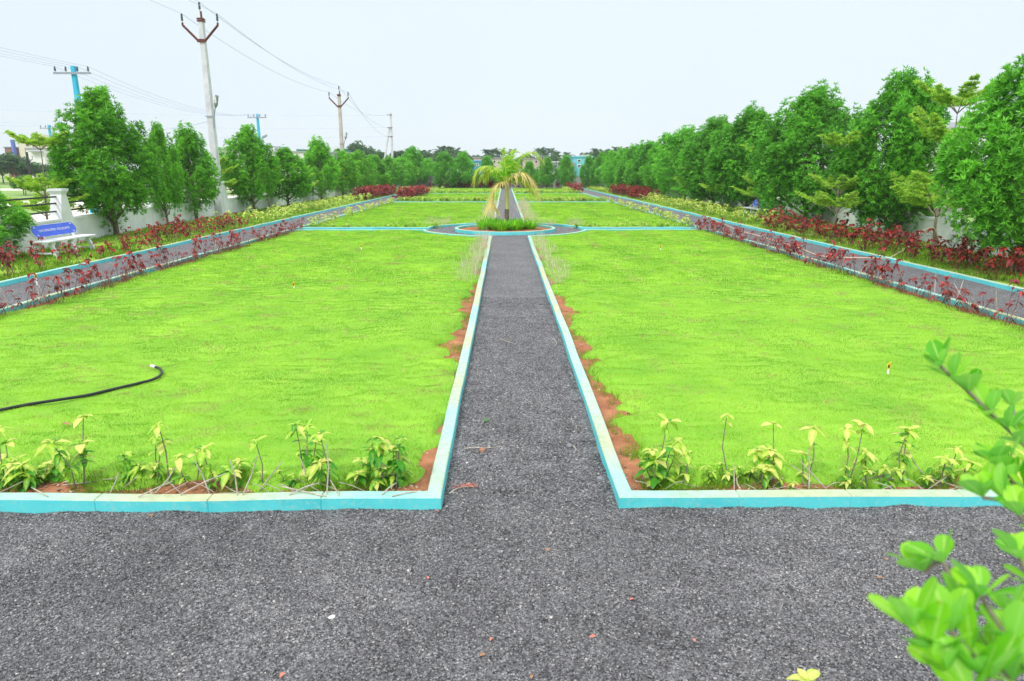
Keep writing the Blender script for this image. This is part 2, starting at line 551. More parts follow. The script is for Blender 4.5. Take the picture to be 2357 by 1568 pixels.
# lawn thatch under the blades
m, nt, b, out = newmat("lawn_thatch")
_p = geo_pos(nt)
_n = noise_node(nt, 0.9, 5, 0.6, _p)
_n2 = noise_node(nt, 14, 5, 0.7, _p)
_c = ramp(nt, _n.outputs["Fac"], [(0.3, (0.15, 0.38, 0.02, 1)), (0.7, (0.28, 0.54, 0.035, 1))])
_mx = nt.nodes.new("ShaderNodeMixRGB")
nt.links.new(ramp(nt, _n2.outputs["Fac"], [(0.52, (0, 0, 0, 1)), (0.8, (0.8, 0.8, 0.8, 1))]), _mx.inputs["Fac"])
nt.links.new(_c, _mx.inputs["Color1"])
_mx.inputs["Color2"].default_value = (0.30, 0.33, 0.06, 1)
nt.links.new(_mx.outputs[0], b.inputs["Base Color"])
bump(nt, b, _n2.outputs["Fac"], 0.5, 0.03)
b.inputs["Roughness"].default_value = 0.9
M['thatch'] = m
m, nt, b, out = newmat("strip_ground")
_p = geo_pos(nt)
_n = noise_node(nt, 1.1, 6, 0.65, _p)
nt.links.new(ramp(nt, _n.outputs["Fac"], [(0.30, (0.16, 0.32, 0.02, 1)), (0.56, (0.26, 0.44, 0.03, 1)), (0.72, (0.34, 0.22, 0.10, 1))]), b.inputs["Base Color"])
bump(nt, b, noise_node(nt, 20, 4, 0.6, _p).outputs["Fac"], 0.5, 0.03)
b.inputs["Roughness"].default_value = 0.95
M['strip'] = m
m, nt, b, out = newmat("open_land")
_p = geo_pos(nt)
_n = noise_node(nt, 0.06, 7, 0.6, _p)
nt.links.new(ramp(nt, _n.outputs["Fac"], [(0.32, (0.12, 0.24, 0.05, 1)), (0.50, (0.22, 0.36, 0.08, 1)), (0.62, (0.52, 0.44, 0.32, 1))]), b.inputs["Base Color"])
b.inputs["Roughness"].default_value = 0.95
M['land'] = m


# ---------------------------------------------------------------- terrain, paths, lawns
def nz(x, y, s, seed=0.0):
    return mnoise.noise(Vector((x * s, y * s, seed)))


g = Geo()
g.add([(-900, -60, -0.12), (900, -60, -0.12), (900, 1500, -0.12), (-900, 1500, -0.12)], [(0, 1, 2, 3)])
tag(g.build("ground", M['land']), kind='structure')


def sheet(name, mat, x0, x1, y0, y1, step, zf, keep=None):
    nx, ny = max(2, int((x1 - x0) / step) + 1), max(2, int((y1 - y0) / step) + 1)
    xs, ys = np.linspace(x0, x1, nx), np.linspace(y0, y1, ny)
    V = [(x, y, zf(x, y)) for y in ys for x in xs]
    Fc = []
    for j in range(ny - 1):
        for i in range(nx - 1):
            if keep is None or keep((xs[i] + xs[i + 1]) / 2, (ys[j] + ys[j + 1]) / 2):
                Fc.append((j * nx + i, j * nx + i + 1, (j + 1) * nx + i + 1, (j + 1) * nx + i))
    o = Geo().add(V, Fc).build(name, mat, smooth=True)
    return tag(o, kind='structure')


PL, PR = -0.43, 0.76                             # faces of the middle path


def z_gravel(x, y):
    k = max(0.0, 1 - min(abs(y - 4.15) if abs(x - 0.17) > 0.6 else 9, abs(x - PL) if y > 4 else 9, abs(x - PR) if y > 4 else 9) / 0.30)
    return 0.004 + 0.016 * nz(x, y, 1.1, 3.0) + 0.008 * nz(x, y, 4.0, 8.0) + k * (0.030 * max(0.0, nz(x, y, 1.7, 60.0)) + 0.016 * nz(x, y, 5.0, 61.0))


sheet("soil", M['soil'], -20, 20, -4, 90, 0.6, lambda x, y: -0.045)
# forecourt, middle path, side paths, cross paths
sheet("gravel_forecourt", M['gravel'], -16, 16, -3.5, 4.16, 0.12, z_gravel)
RX, RY, RR, RI = 0.0, 25.85, 2.95, 1.88         # roundabout: centre, outer and inner radius
PL, PR = -0.43, 0.76                             # faces of the middle path
sheet("gravel_path", M['gravel'], PL - 0.05, PR + 0.05, 4.16, 85, 0.15, z_gravel, lambda x, y: (x - RX) ** 2 + (y - RY) ** 2 > RR ** 2)
sheet("gravel_walk", M['gravel'], -9.80, -7.98, 4.16, 85.5, 0.2, z_gravel)
sheet("gravel_walk", M['gravel'], 7.62, 9.50, 4.16, 85.5, 0.2, z_gravel)
CROSS = [(25.45, 26.35), (47.75, 48.6), (65.4, 66.3)]
for a, bb in CROSS:
    sheet("gravel_cross_path", M['gravel'], -7.98, PL - 0.05, a, bb, 0.2, z_gravel, lambda x, y: (x - RX) ** 2 + (y - RY) ** 2 > RR ** 2)
    sheet("gravel_cross_path", M['gravel'], PR + 0.05, 7.62, a, bb, 0.2, z_gravel, lambda x, y: (x - RX) ** 2 + (y - RY) ** 2 > RR ** 2)
g = Geo()
g.lathe([(0.001, 0.006), (1.2, 0.006), (RR, 0.004)], 64, 0, (RX, RY, 0))
tag(g.build("gravel_circle", M['gravel'], smooth=True), kind='structure')


def lawn_z(x, y):
    m1 = 1.25 - math.sqrt(nz(x * 0.75, y * 1.25, 2.9, 1.0) ** 2 + 0.03) * 2.4          # soft mounds with creases between them
    return 0.050 + 0.024 * m1 + 0.020 * nz(x * 0.8, y * 1.4, 5.2, 4.0) + 0.025 * nz(x, y, 0.6, 9.0)


LAWNS = []      # (x0, x1, y0, y1)
for (y0, y1) in ((4.27, 25.35), (26.45, 47.65), (48.7, 65.3), (66.4, 84.6)):
    LAWNS.append((-7.88, PL - 0.11, y0, y1))
    LAWNS.append((PR + 0.11, 7.52, y0, y1))


def margin(L, x, y):
    """metres of turf between a point and the ragged edge of its lawn (negative on bare soil)"""
    x0, x1, y0, y1 = L
    inner = (x1 - x) if x1 < 0 else (x - x0)
    outer = (x - x0) if x1 < 0 else (x1 - x)
    e = 0.13 + 0.30 * nz(x, y, 0.9, 20.0) + 0.16 * nz(x, y, 3.1, 21.0) + 0.07 * nz(x, y, 9.0, 25.0) - (0.10 if y > 12 else 0)
    ring = math.hypot(x - RX, y - RY) - RR - 0.13
    return min(inner - e, (y - y0) - 0.17 - 0.14 * nz(x, y, 1.6, 22.0) - 0.10 * nz(x, y, 6.0, 24.0),
               outer - 0.18 - 0.2 * nz(x, y, 1.3, 23.0), (y1 - y) - 0.02, ring)


def on_lawn(L, x, y):
    return margin(L, x, y) > 0


def turf_z(L, x, y):
    k = min(1.0, max(0.0, (margin(L, x, y) + 0.05) / 0.16))
    k = k * k * (3 - 2 * k)
    return -0.07 + k * (lawn_z(x, y) + 0.07)


def soil_z(x, y):
    return 0.012 + 0.022 * nz(x, y, 2.0, 50.0) + 0.016 * nz(x, y, 7.0, 51.0)


for L in LAWNS:
    st = 0.09 if L[2] < 20 else 0.25
    inside = lambda x, y: math.hypot(x - RX, y - RY) > RR + 0.02
    sheet("lawn", M['thatch'], L[0], L[1], L[2], L[3], st, lambda x, y, L=L: turf_z(L, x, y), inside)
    sheet("soil", M['soil'], L[0], L[1], L[2], L[3], st * 1.6, soil_z, inside)

# strips between the side walks and the walls, the roads outside
for (x0, x1) in ((-16.0, -9.9), (9.6, 15.5)):
    sheet("grass_strip", M['strip'], x0, x1, 4, 87.5, 0.5, lambda x, y: 0.03 + 0.05 * nz(x, y, 0.8, 30.0))
sheet("back_strip", M['strip'], -9.8, 9.5, 85.6, 87.5, 0.5, lambda x, y: 0.03)
g = Geo()
g.box(-25, -17.5, -10, 95, -0.115, -0.06)
g.box(-70, -25, 46, 53, -0.115, -0.062)
g.box(-70, -25, 82, 90, -0.115, -0.062)
tag(g.build("concrete_road", M['road']), kind='structure')


# blades of grass
def blades(name, mat, pts, length, width, seed, lean=0.55):
    rng = np.random.default_rng(seed)
    n = len(pts)
    P = np.asarray(pts, dtype=np.float32)
    comb = np.array([nz(p[0], p[1], 1.3, 70.0) for p in P]) * 7.0 if n else np.zeros(0)
    ang = comb + rng.normal(0, 0.9, n)
    L = length * rng.uniform(0.6, 1.25, n)
    W = width * rng.uniform(0.7, 1.3, n)
    le = rng.uniform(0.1, lean, n)
    d = np.stack([np.cos(ang) * le, np.sin(ang) * le, np.sqrt(1 - le ** 2 * 0.9)], 1)
    a2 = rng.uniform(0, np.pi, n)
    s = np.stack([np.cos(a2), np.sin(a2), np.zeros(n)], 1)
    V = np.empty((n, 3, 3), dtype=np.float32)
    V[:, 0] = P - s * W[:, None] / 2
    V[:, 1] = P + s * W[:, None] / 2
    V[:, 2] = P + d * L[:, None]
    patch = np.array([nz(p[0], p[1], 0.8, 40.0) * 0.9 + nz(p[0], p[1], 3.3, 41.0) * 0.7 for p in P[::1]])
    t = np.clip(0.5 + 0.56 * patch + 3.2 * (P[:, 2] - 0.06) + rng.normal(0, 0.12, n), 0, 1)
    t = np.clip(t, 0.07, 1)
    dead = np.array([nz(p[0], p[1], 2.1, 80.0) + 0.6 * nz(p[0], p[1], 8.0, 81.0) for p in P]) + rng.normal(0, 0.16, n)
    t[dead > 0.46] = 0.0                                           # straw showing through in patches
    C = np.repeat(np.stack([t, t, t], 1)[:, None, :], 3, 1)
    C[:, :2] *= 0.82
    o = Geo().add(V.reshape(-1, 3), np.arange(n * 3).reshape(-1, 3), 0, C.reshape(-1, 3)).build(name, mat)
    return tag(o, kind='stuff')


def scatter(L, bands, seed):
    """bands: (y0, y1, per m2)"""
    rng = np.random.default_rng(seed)
    res = []
    for (y0, y1, dens) in bands:
        y0, y1 = max(y0, L[2]), min(y1, L[3])
        if y1 <= y0:
            continue
        n = int((L[1] - L[0]) * (y1 - y0) * dens)
        X = rng.uniform(L[0], L[1], n)
        Y = rng.uniform(y0, y1, n)
        res.append([(x, y, turf_z(L, x, y) - 0.004) for x, y in zip(X, Y) if abs(x) < 0.80 * y + 3.2 and margin(L, x, y) > -0.08 + 0.20 * rng.random() ** 2])
    return res


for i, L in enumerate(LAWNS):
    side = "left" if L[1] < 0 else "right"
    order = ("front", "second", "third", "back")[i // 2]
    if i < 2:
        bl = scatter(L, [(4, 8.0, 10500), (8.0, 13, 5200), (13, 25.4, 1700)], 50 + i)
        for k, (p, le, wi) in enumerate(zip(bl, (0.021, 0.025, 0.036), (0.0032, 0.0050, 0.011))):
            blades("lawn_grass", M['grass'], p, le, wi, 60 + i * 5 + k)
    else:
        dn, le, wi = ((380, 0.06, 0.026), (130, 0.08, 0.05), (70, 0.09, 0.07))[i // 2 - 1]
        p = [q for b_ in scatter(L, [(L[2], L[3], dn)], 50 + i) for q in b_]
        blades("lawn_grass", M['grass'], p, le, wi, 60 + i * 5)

for k, (x0, x1) in enumerate(((-14.4, -9.95), (9.7, 14.2))):
    rng = np.random.default_rng(90 + k)
    P = []
    for (y0, y1, dn) in ((7, 20, 420), (20, 40, 200), (40, 86, 50)):
        n = int((x1 - x0) * (y1 - y0) * dn)
        X, Y = rng.uniform(x0, x1, n), rng.uniform(y0, y1, n)
        P += [(x, y, 0.02 + 0.05 * nz(x, y, 0.8, 30.0)) for x, y in zip(X, Y) if nz(x, y, 1.1, 5.0) > -0.3]
    blades("strip_grass", M['grass_dark'], P, 0.10, 0.022, 95 + k)

# longer straggling grass and leaf litter along the bare soil behind the front kerb
for i, L in enumerate(LAWNS[:2]):
    rng = np.random.default_rng(130 + i)
    P = []
    for x, y in zip(rng.uniform(L[0], L[1], 26000), 4.27 + 0.75 * rng.random(26000)):
        mg = margin(L, x, y)
        if -0.10 < mg < 0.10 and nz(x, y, 2.3, 33.0) > -0.12 and abs(x) < 4.6:
            P.append((x, y, max(soil_z(x, y), turf_z(L, x, y)) - 0.004))
    for x, y in zip((L[1] if i == 0 else L[0]) + (-1 if i == 0 else 1) * 0.9 * rng.random(26000), 4.3 + 15 * rng.random(26000) ** 1.3):
        mg = margin(L, x, y)
        if -0.10 < mg < 0.06 and nz(x, y, 2.3, 33.0) > -0.05:
            P.append((x, y, max(soil_z(x, y), turf_z(L, x, y)) - 0.004))
    blades("edge_grass", M['grass_dark'], P, 0.075, 0.0045, 140 + i, 0.9)
    n = 900
    X, Y = rng.uniform(max(L[0], -4.4), min(L[1], 4.4), n), 4.27 + 0.34 * rng.random(n) ** 1.3
    X2 = (L[1] if i == 0 else L[0]) + (-1 if i == 0 else 1) * 0.35 * rng.random(220)
    Y2 = 4.3 + 12 * rng.random(220) ** 1.5
    X, Y = np.concatenate([X, X2]), np.concatenate([Y, Y2])
    V, Fc, C = [], [], []
    for k in range(len(X)):
        c = np.array([X[k], Y[k], soil_z(X[k], Y[k]) + 0.006])
        a, l_ = rng.uniform(0, 6.28), rng.uniform(0.008, 0.028)
        d, w = np.array([math.cos(a), math.sin(a), rng.uniform(-0.1, 0.3)]) * l_, np.array([-math.sin(a), math.cos(a), rng.uniform(-0.3, 0.3)]) * l_ * rng.uniform(0.2, 0.6)
        V += [c - d, c + w, c + d, c - w]
        C += [(rng.random(),) * 3] * 4
        Fc += [(4 * k, 4 * k + 1, 4 * k + 2, 4 * k + 3)]
    tag(Geo().add(V, Fc, 0, C).build("leaf_litter", M['litter']), kind='stuff')

for i, (x0, x1) in enumerate(((-7.86, -7.35), (7.0, 7.5))):
    rng = np.random.default_rng(150 + i)
    n = 5200
    P = [(x, y, 0.0) for x, y in zip(rng.uniform(x0, x1, n), 8 + 18 * rng.random(n)) if nz(x, y, 0.9, 34.0) > -0.15]
    blades("dead_stalks", M['deadstalk'], P, 0.19, 0.008, 152 + i, 0.8)

# loose chips lying on the gravel
rng = np.random.default_rng(5)


def chips(name, pts, size, seed):
    rng = np.random.default_rng(seed)
    n = len(pts)
    P = np.asarray(pts, dtype=np.float32)
    base = np.array([(1, 0, 0), (0, 1, 0), (-1, 0, 0), (0, -1, 0), (0, 0, 1), (0, 0, -1)], dtype=np.float32)
    f = np.array([(0, 1, 4), (1, 2, 4), (2, 3, 4), (3, 0, 4), (1, 0, 5), (2, 1, 5), (3, 2, 5), (0, 3, 5)])
    V = np.repeat(base[None], n, 0) * rng.uniform(0.55, 1.25, (n, 6, 1))
    V += rng.normal(0, 0.18, V.shape)
    sc = size * np.exp(rng.normal(0, 0.28, (n, 1, 1)))
    V = V * sc * np.array([1, 1, 0.62])
    a = rng.uniform(0, 2 * np.pi, n)
    c, s = np.cos(a)[:, None], np.sin(a)[:, None]
    X = V[..., 0] * c - V[..., 1] * s
    Y = V[..., 0] * s + V[..., 1] * c
    V = np.stack([X, Y, V[..., 2]], -1) + P[:, None, :]
    Fc = (f[None] + (np.arange(n) * 6)[:, None, None]).reshape(-1, 3)
    t = np.clip(rng.normal(0.45, 0.30, n) + np.array([0.22 * nz(p[0], p[1], 0.8, 90.0) + 0.12 * nz(p[0], p[1], 2.6, 91.0) for p in P]), 0, 0.93)
    t[rng.random(n) < 0.006] = 1.0
    C = np.repeat(np.stack([t, t, t], 1)[:, None], 6, 1).reshape(-1, 3)
    return tag(Geo().add(V.reshape(-1, 3), Fc, 0, C).build(name, M['chip']), kind='stuff')


pts = []
n = 300000
Y = 2.2 + (4.15 - 2.2) * rng.random(n) ** 0.9
X = rng.uniform(-5.0, 5.0, n)
for x, y in zip(X, Y):
    if abs(x) < 0.80 * y + 1.7:
        pts.append((x, y, z_gravel(x, y) + 0.002))
chips("gravel_chips", pts, 0.0049, 6)
pts = []
for y0, y1, dn in ((4.1, 7.5, 7000), (7.5, 12, 3000)):
    n = int((PR - PL) * (y1 - y0) * dn)
    for x, y in zip(rng.uniform(PL + 0.01, PR - 0.01, n), rng.uniform(y0, y1, n)):
        pts.append((x, y, z_gravel(x, y) + 0.002))
chips("gravel_chips", pts, 0.0066, 7)

# ---------------------------------------------------------------- kerbs
KW, KH = 0.10, 0.092


def kerb(path, closed=False, h=KH, w=KW, seed=0, block=0.78):
    """painted masonry kerb swept along a line; mitred at corners, with block joints and a hand-made wave"""
    pts = [Vector((p[0], p[1], 0)) for p in path]
    st = []
    m = len(pts)
    segs = m if closed else m - 1
    for i in range(segs):
        a, b_ = pts[i], pts[(i + 1) % m]
        L = (b_ - a).length
        nblk = max(1, round(L / block))
        st.append((a, None, False))
        for k in range(nblk):
            for q in range(1, 4):
                st.append((a.lerp(b_, (k + q / 4) / nblk), (b_ - a).normalized(), False))
            if k < nblk - 1:
                e = 0.006 / L
                t = (k + 1) / nblk
                d = (b_ - a).normalized()
                st.append((a.lerp(b_, t - e), d, False))
                st.append((a.lerp(b_, t), d, True))
                st.append((a.lerp(b_, t + e), d, False))
    if not closed:
        st.append((pts[-1], None, False))
    ns = len(st)
    prof = [(-0.5, -0.10), (-0.5, h - 0.008), (-0.42, h), (0.42, h), (0.5, h - 0.008), (0.5, -0.10)]
    V = []
    for i, (p, d, joint) in enumerate(st):
        if d is None:
            pa = st[(i - 1) % ns][0] if (closed or i > 0) else None
            pb = st[(i + 1) % ns][0] if (closed or i < ns - 1) else None
            d1 = (p - pa).normalized() if pa is not None else (pb - p).normalized()
            d2 = (pb - p).normalized() if pb is not None else d1
            t = (d1 + d2).normalized()
            k = 1.0 / max(0.5, t.dot(d1))
        else:
            t, k = d, 1.0
        nrm = Vector((t.y, -t.x, 0))
        jx = 0.018 * nz(p.x, p.y, 0.7, seed + 0.5)
        jz = 0.010 * nz(p.x, p.y, 1.1, seed + 7.5)
        kk = 0.88 if joint else 1.0
        dz = -0.011 if joint else 0.0
        for u, z in prof:
            q = p + nrm * (u * w * k * kk + jx)
            V.append((q.x, q.y, (z + jz + dz) if z > 0 else z))
    Ft, Fs = [], []
    np_ = len(prof)
    for i in range(ns if closed else ns - 1):
        j = (i + 1) % ns
        for k in range(np_ - 1):
            f = (i * np_ + k, j * np_ + k, j * np_ + k + 1, i * np_ + k + 1)
            (Ft if k in (1, 2, 3) else Fs).append(f)
    g = Geo().add(V, Ft, 1)
    g.f.append((np.asarray(Fs, dtype=np.int32), 0))
    if not closed:
        g.f.append((np.asarray([[k for k in range(np_)]], dtype=np.int32), 0))
        g.f.append((np.asarray([[(ns - 1) * np_ + k for k in reversed(range(np_))]], dtype=np.int32), 0))
    o = g.build("kerb", [M['kerb_face'], M['kerb_top']])
    return tag(o, kind='structure')


def arc(a0, a1, r, n=14):
    return [(RX + r * math.cos(R_(a0 + (a1 - a0) * i / n)), RY + r * math.sin(R_(a0 + (a1 - a0) * i / n))) for i in range(n + 1)]


hw = KW / 2
kl, kr = PL - hw, PR + hw                    # centre lines along the middle path
LX, RX2 = -7.93, 7.57                        # centre lines of the lawns' outer kerbs
ro = RR + hw


def ang_at_y(y, side):
    s = math.asin((y - RY) / ro)
    return math.degrees(s) if side > 0 else 180 - math.degrees(s)


def ang_at_x(x, up):
    c = math.degrees(math.acos((x - RX) / ro))
    return c if up else -c


for side, kx, ox in ((-1, kl, LX), (1, kr, RX2)):
    # front lawn: closed loop with a bite out of the far inner corner
    yc = CROSS[0][0] - hw
    a_in = ang_at_x(kx, False)
    a_out = ang_at_y(yc, side)
    if side < 0:
        a_in, a_out = a_in + 360, a_out
        ar = arc(a_in, a_out, ro)
    else:
        ar = arc(a_in, a_out, ro)
    kerb([(kx, 4.2)] + ar + [(ox, yc), (ox, 4.2)], True, seed=side + 1)
    # second lawn: bite out of the near inner corner
    yc = CROSS[0][1] + hw
    a_out = ang_at_y(yc, side)
    a_in = ang_at_x(kx, True)
    ar = arc(a_out, a_in, ro)
    kerb([(ox, yc)] + ar + [(kx, CROSS[1][0] - hw), (ox, CROSS[1][0] - hw)], True, seed=side + 3)
    for (y0, y1) in ((CROSS[1][1], CROSS[2][0]), (CROSS[2][1], 84.7)):
        kerb([(ox, y0 + hw), (kx, y0 + hw), (kx, y1 - hw), (ox, y1 - hw)], True, seed=side + y0)
kerb([(-9.85 - 0.02 * i % 0.06, 2.0 + i * 4.2) for i in range(21)], seed=11)
kerb([(9.55, 2.0 + i * 4.2) for i in range(21)], seed=13)
kerb([(RX + (RI - hw) * math.cos(R_(a)), RY + (RI - hw) * math.sin(R_(a))) for a in range(0, 360, 9)], True, h=0.12, w=0.11, seed=17)
g = Geo()
g.lathe([(0.001, 0.10), (0.8, 0.09), (RI - 0.11, 0.05)], 40, 0, (RX, RY, 0))
tag(g.build("soil_bed", M['soil'], smooth=True), kind='structure')


# ---------------------------------------------------------------- boundary walls
def wall_line(pts):
    return [Vector((p[0], p[1], 0)) for p in pts]


def boundary_wall(line, sgn, label):
    root = thing("boundary_wall", label, "wall")
    line = wall_line(line)
    g = Geo()
    # low masonry panel with a small coping, mitred along the line
    for i in range(len(line) - 1):
        a, b_ = line[i], line[i + 1]
        d = (b_ - a).normalized()
        nn = Vector((d.y, -d.x, 0))
        for w, z0, z1 in ((0.10, -0.1, 0.74), (0.125, 0.742, 0.80)):
            q = [a - nn * w, a + nn * w, b_ + nn * w, b_ - nn * w]
            v = [(p.x, p.y, z0) for p in q] + [(p.x, p.y, z1) for p in q]
            g.add(v, [(0, 3, 2, 1), (4, 5, 6, 7), (0, 1, 5, 4), (1, 2, 6, 5), (2, 3, 7, 6), (3, 0, 4, 7)])
    g.build("panel", M['plaster'], root)
    # pillars every 3.55 m, trapezoid along the wall, with a flared cap; three black rails between them
    total, pos = 0.0, []
    for i in range(len(line) - 1):
        a, b_ = line[i], line[i + 1]
        L = (b_ - a).length
        s = (3.55 - total % 3.55) % 3.55
        while s < L:
            pos.append((a.lerp(b_, s / L), math.atan2((b_ - a).y, (b_ - a).x)))
            s += 3.55
        total += L
    pm = Geo()
    pm.frustum(0, 0, -0.1, 1.50, 0.62, 0.17, 0.15, 0.15)
    pm.frustum(0, 0, 1.50, 1.60, 0.15, 0.15, 0.20, 0.20)
    pm.frustum(0, 0, 1.602, 1.67, 0.205, 0.205, 0.205, 0.205)
    pmesh = pm.mesh("pillar", M['plaster'])
    for p, a in pos:
        o = link("pillar", pmesh, root, p)
        o.rotation_euler = (0, 0, a)
    for (p, a), (q, a2) in zip(pos[:-1], pos[1:]):
        for z in (1.02, 1.25, 1.44):
            if len([c for c in root.children if c.name.startswith("rail")]) < 96:
                u = (q - p).normalized()
                wd = 0.62 + (0.15 - 0.62) * (z + 0.1) / 1.6 - 0.03
                Geo().tube([p + u * wd + Vector((0, 0, z)), q - u * wd + Vector((0, 0, z))], 0.025, 8).build("rail", M['black'], root)
    return root


LEFT_WALL = [(-12.55, 13.9), (-13.1, 18.9), (-14.05, 27.6), (-14.6, 58), (-14.7, 87.6)]
RIGHT_WALL = [(11.9, 9.5), (13.0, 20), (13.9, 28), (14.5, 42), (14.5, 87.6)]
boundary_wall(LEFT_WALL, 1, "long white wall with tapered pillars and black rails behind the left bench")
boundary_wall(RIGHT_WALL, -1, "long white wall with tapered pillars half hidden by the dense right tree row")
t = thing("back_wall", "plain grey plastered wall closing the far end of the garden", "wall")
Geo().box(-14.55, 14.35, 87.6, 87.85, -0.1, 1.42).build("panel", M['plaster_grey'], t)
Geo().box(-14.55, 14.35, 87.57, 87.88, 1.422, 1.50).build("coping", M['plaster_grey'], t)


# ---------------------------------------------------------------- foliage
def unit(a):
    return a / np.maximum(np.linalg.norm(a, axis=-1, keepdims=True), 1e-9)


def diamond_leaves(g, P, D, L, W, tint, rng, mat=0, fold=0.12):
    """one kite of two triangles per leaf, creased along the rib"""
    n = len(P)
    ref = unit(rng.normal(size=(n, 3)) + np.array([0, 0, 0.8]))
    S = unit(np.cross(D, ref))
    N = np.cross(S, D)
    L, W = L[:, None], W[:, None]
    mid = P + D * L * 0.45
    V = np.stack([P, mid + S * W / 2 + N * W * fold, P + D * L, mid - S * W / 2 + N * W * fold], 1)
    base = (np.arange(n) * 4)[:, None]
    Fc = np.concatenate([base + np.array([0, 1, 2]), base + np.array([0, 2, 3])])
    C = np.repeat(np.stack([tint, tint, tint], 1)[:, None], 4, 1).reshape(-1, 3)
    g.add(V.reshape(-1, 3), Fc, mat, C)


def strip_leaves(g, P, D, U, L, W, droop, age, prof, mat=0, fold=0.18):
    """curved leaf blades: len(prof) stations, three points across each"""
    n, S = len(P), len(prof)
    side = unit(np.cross(D, U))
    nrm = np.cross(side, D)
    V = np.empty((n, S, 3, 3), dtype=np.float32)
    C = np.empty((n, S, 3, 3), dtype=np.float32)
    for j, w in enumerate(prof):
        t = j / (S - 1)
        c = P + D * (L * t)[:, None] + np.array([0, 0, -1.0]) * (droop * L * t * t)[:, None]
        hwid = (W * w / 2)[:, None]
        V[:, j, 1] = c
        V[:, j, 0] = c - side * hwid + nrm * hwid * fold
        V[:, j, 2] = c + side * hwid + nrm * hwid * fold
        C[:, j, :, 0] = age[:, None]
        C[:, j, :, 1] = t
        C[:, j, 1, 2] = 1.0
        C[:, j, 0, 2] = 0.0
        C[:, j, 2, 2] = 0.0
    f = []
    for j in range(S - 1):
        for k in (0, 1):
            f.append((j * 3 + k, j * 3 + k + 1, (j + 1) * 3 + k + 1, (j + 1) * 3 + k))
    Fc = (np.asarray(f)[None] + (np.arange(n) * S * 3)[:, None, None]).reshape(-1, 4)
    g.add(V.reshape(-1, 3), Fc, mat, C.reshape(-1, 3))


def rosettes(g, C, A, k, L, W, tint, rng, spread=(0.55, 1.15), mat=0):
    """k leaves fanning out round axis A at every centre C"""
    n = len(C)
    A = unit(A)
    ref = unit(np.cross(A, unit(rng.normal(size=(n, 3)))))
    ref2 = np.cross(A, ref)
    az = (np.arange(k)[None] * 2 * np.pi / k + rng.uniform(0, 6.28, (n, 1)) + rng.normal(0, 0.25, (n, k)))
    ph = rng.uniform(spread[0], spread[1], (n, k))
    D = (A[:, None] * np.cos(ph)[..., None] + (ref[:, None] * np.cos(az)[..., None] + ref2[:, None] * np.sin(az)[..., None]) * np.sin(ph)[..., None])
    D = unit(D.reshape(-1, 3))
    P = np.repeat(C[:, None], k, 1).reshape(-1, 3)
    ti = np.clip(np.repeat(tint[:, None], k, 1).reshape(-1) + rng.normal(0, 0.10, n * k), 0, 1)
    diamond_leaves(g, P, D, L * rng.uniform(0.7, 1.25, n * k), W * rng.uniform(0.8, 1.2, n * k), ti, rng, mat)


def conical_meshes(seed, H, R, nl, nr, k, leaf, mat, zlow=0.07, top2=True):
    """upright evergreen: flame-shaped leafy shoots round a stem, open at the rim; returns trunk and crown meshes"""
    rng = np.random.default_rng(seed)
    g, tr = Geo(), Geo()
    trunk = [(0.05 * math.sin(z * 1.7 + seed), 0.05 * math.cos(z * 1.3 + seed), z) for z in np.linspace(-0.1, H * 0.88, 9)]
    tr.tube(trunk, list(np.linspace(0.085, 0.018, 9) * H / 5), 7)
    skew = rng.uniform(0, 6.28)
    for i in range(nl):
        t = (i + rng.uniform(0, 1)) / nl
        t = t ** 0.92
        prof = 0.62 + 0.38 * (t / 0.26) if t < 0.26 else max(0.05, 1 - ((t - 0.26) / 0.74) ** 1.75) ** 0.85
        ang = i * 2.39996 + rng.normal(0, 0.3)
        r = R * prof * (1 + 0.16 * math.sin(ang * 2 + skew) + rng.normal(0, 0.12))
        z = H * (zlow + 0.10 + (0.80 - zlow) * t) + rng.normal(0, 0.03) * H
        a = R * (0.30 - 0.11 * t) * rng.uniform(0.7, 1.25)
        inner = rng.random() < 0.16
        c = np.array([math.cos(ang), math.sin(ang), 0]) * r * (0.30 if inner else 0.76) + np.array([0, 0, z])
        out = np.array([math.cos(ang), math.sin(ang), 0])
        axis = unit(out * (0.55 - 0.35 * t) + np.array([0, 0, 1.0]))
        m_ = int(nr * (0.7 + 0.6 * rng.random()) * (1.15 - 0.55 * t))
        d = unit(rng.normal(size=(m_, 3)) + out * 0.35)
        rad = rng.random(m_) ** 0.42
        q = d * rad[:, None] * np.array([a, a, a])
        h = (q @ axis)[:, None]
        q = q + axis * h * 0.75                        # stretched along the shoot
        taper = 1 - 0.45 * np.clip(h / a, 0, 1.4)
        q = (q - axis * (q @ axis)[:, None]) * taper + axis * (q @ axis)[:, None]
        C = c + q
        A = unit(d * 0.75 + np.array([0, 0, 0.55]) + out * 0.25)
        tint = np.clip(0.25 + 0.35 * rad + rng.normal(0, 0.10) + 0.16 * np.clip(h[:, 0] / a, -1, 1), 0, 1)  # tips lighter as new growth; inner leaves darkened, crown shade put into tint
        keep = C[:, 2] > 0.12
        rosettes(g, C[keep], A[keep], k, leaf, leaf * 0.24, tint[keep], rng)
        if i % 2 == 0 and t < 0.85:
            zb = max(0.3, z - r * 0.8)
            tr.tube([(0, 0, zb), tuple((np.array([0, 0, zb]) + c) / 2 + np.array([0, 0, -0.05 * r])), tuple(c + axis * a * 0.4)], [0.028 * H / 5, 0.018, 0.007], 5, cap=False)
    return tr.mesh("trunk", M['bark'], True), g.mesh("crown", mat)


def place(meshes, names, name, label, cat, loc, rz=0.0, sc=1.0, group=None):
    t = thing(name, label, cat, loc, rz, group)
    t.scale = sc if hasattr(sc, '__len__') else (sc,) * 3
    for me, nm in zip(meshes, names):
        link(nm, me, t)
    return t


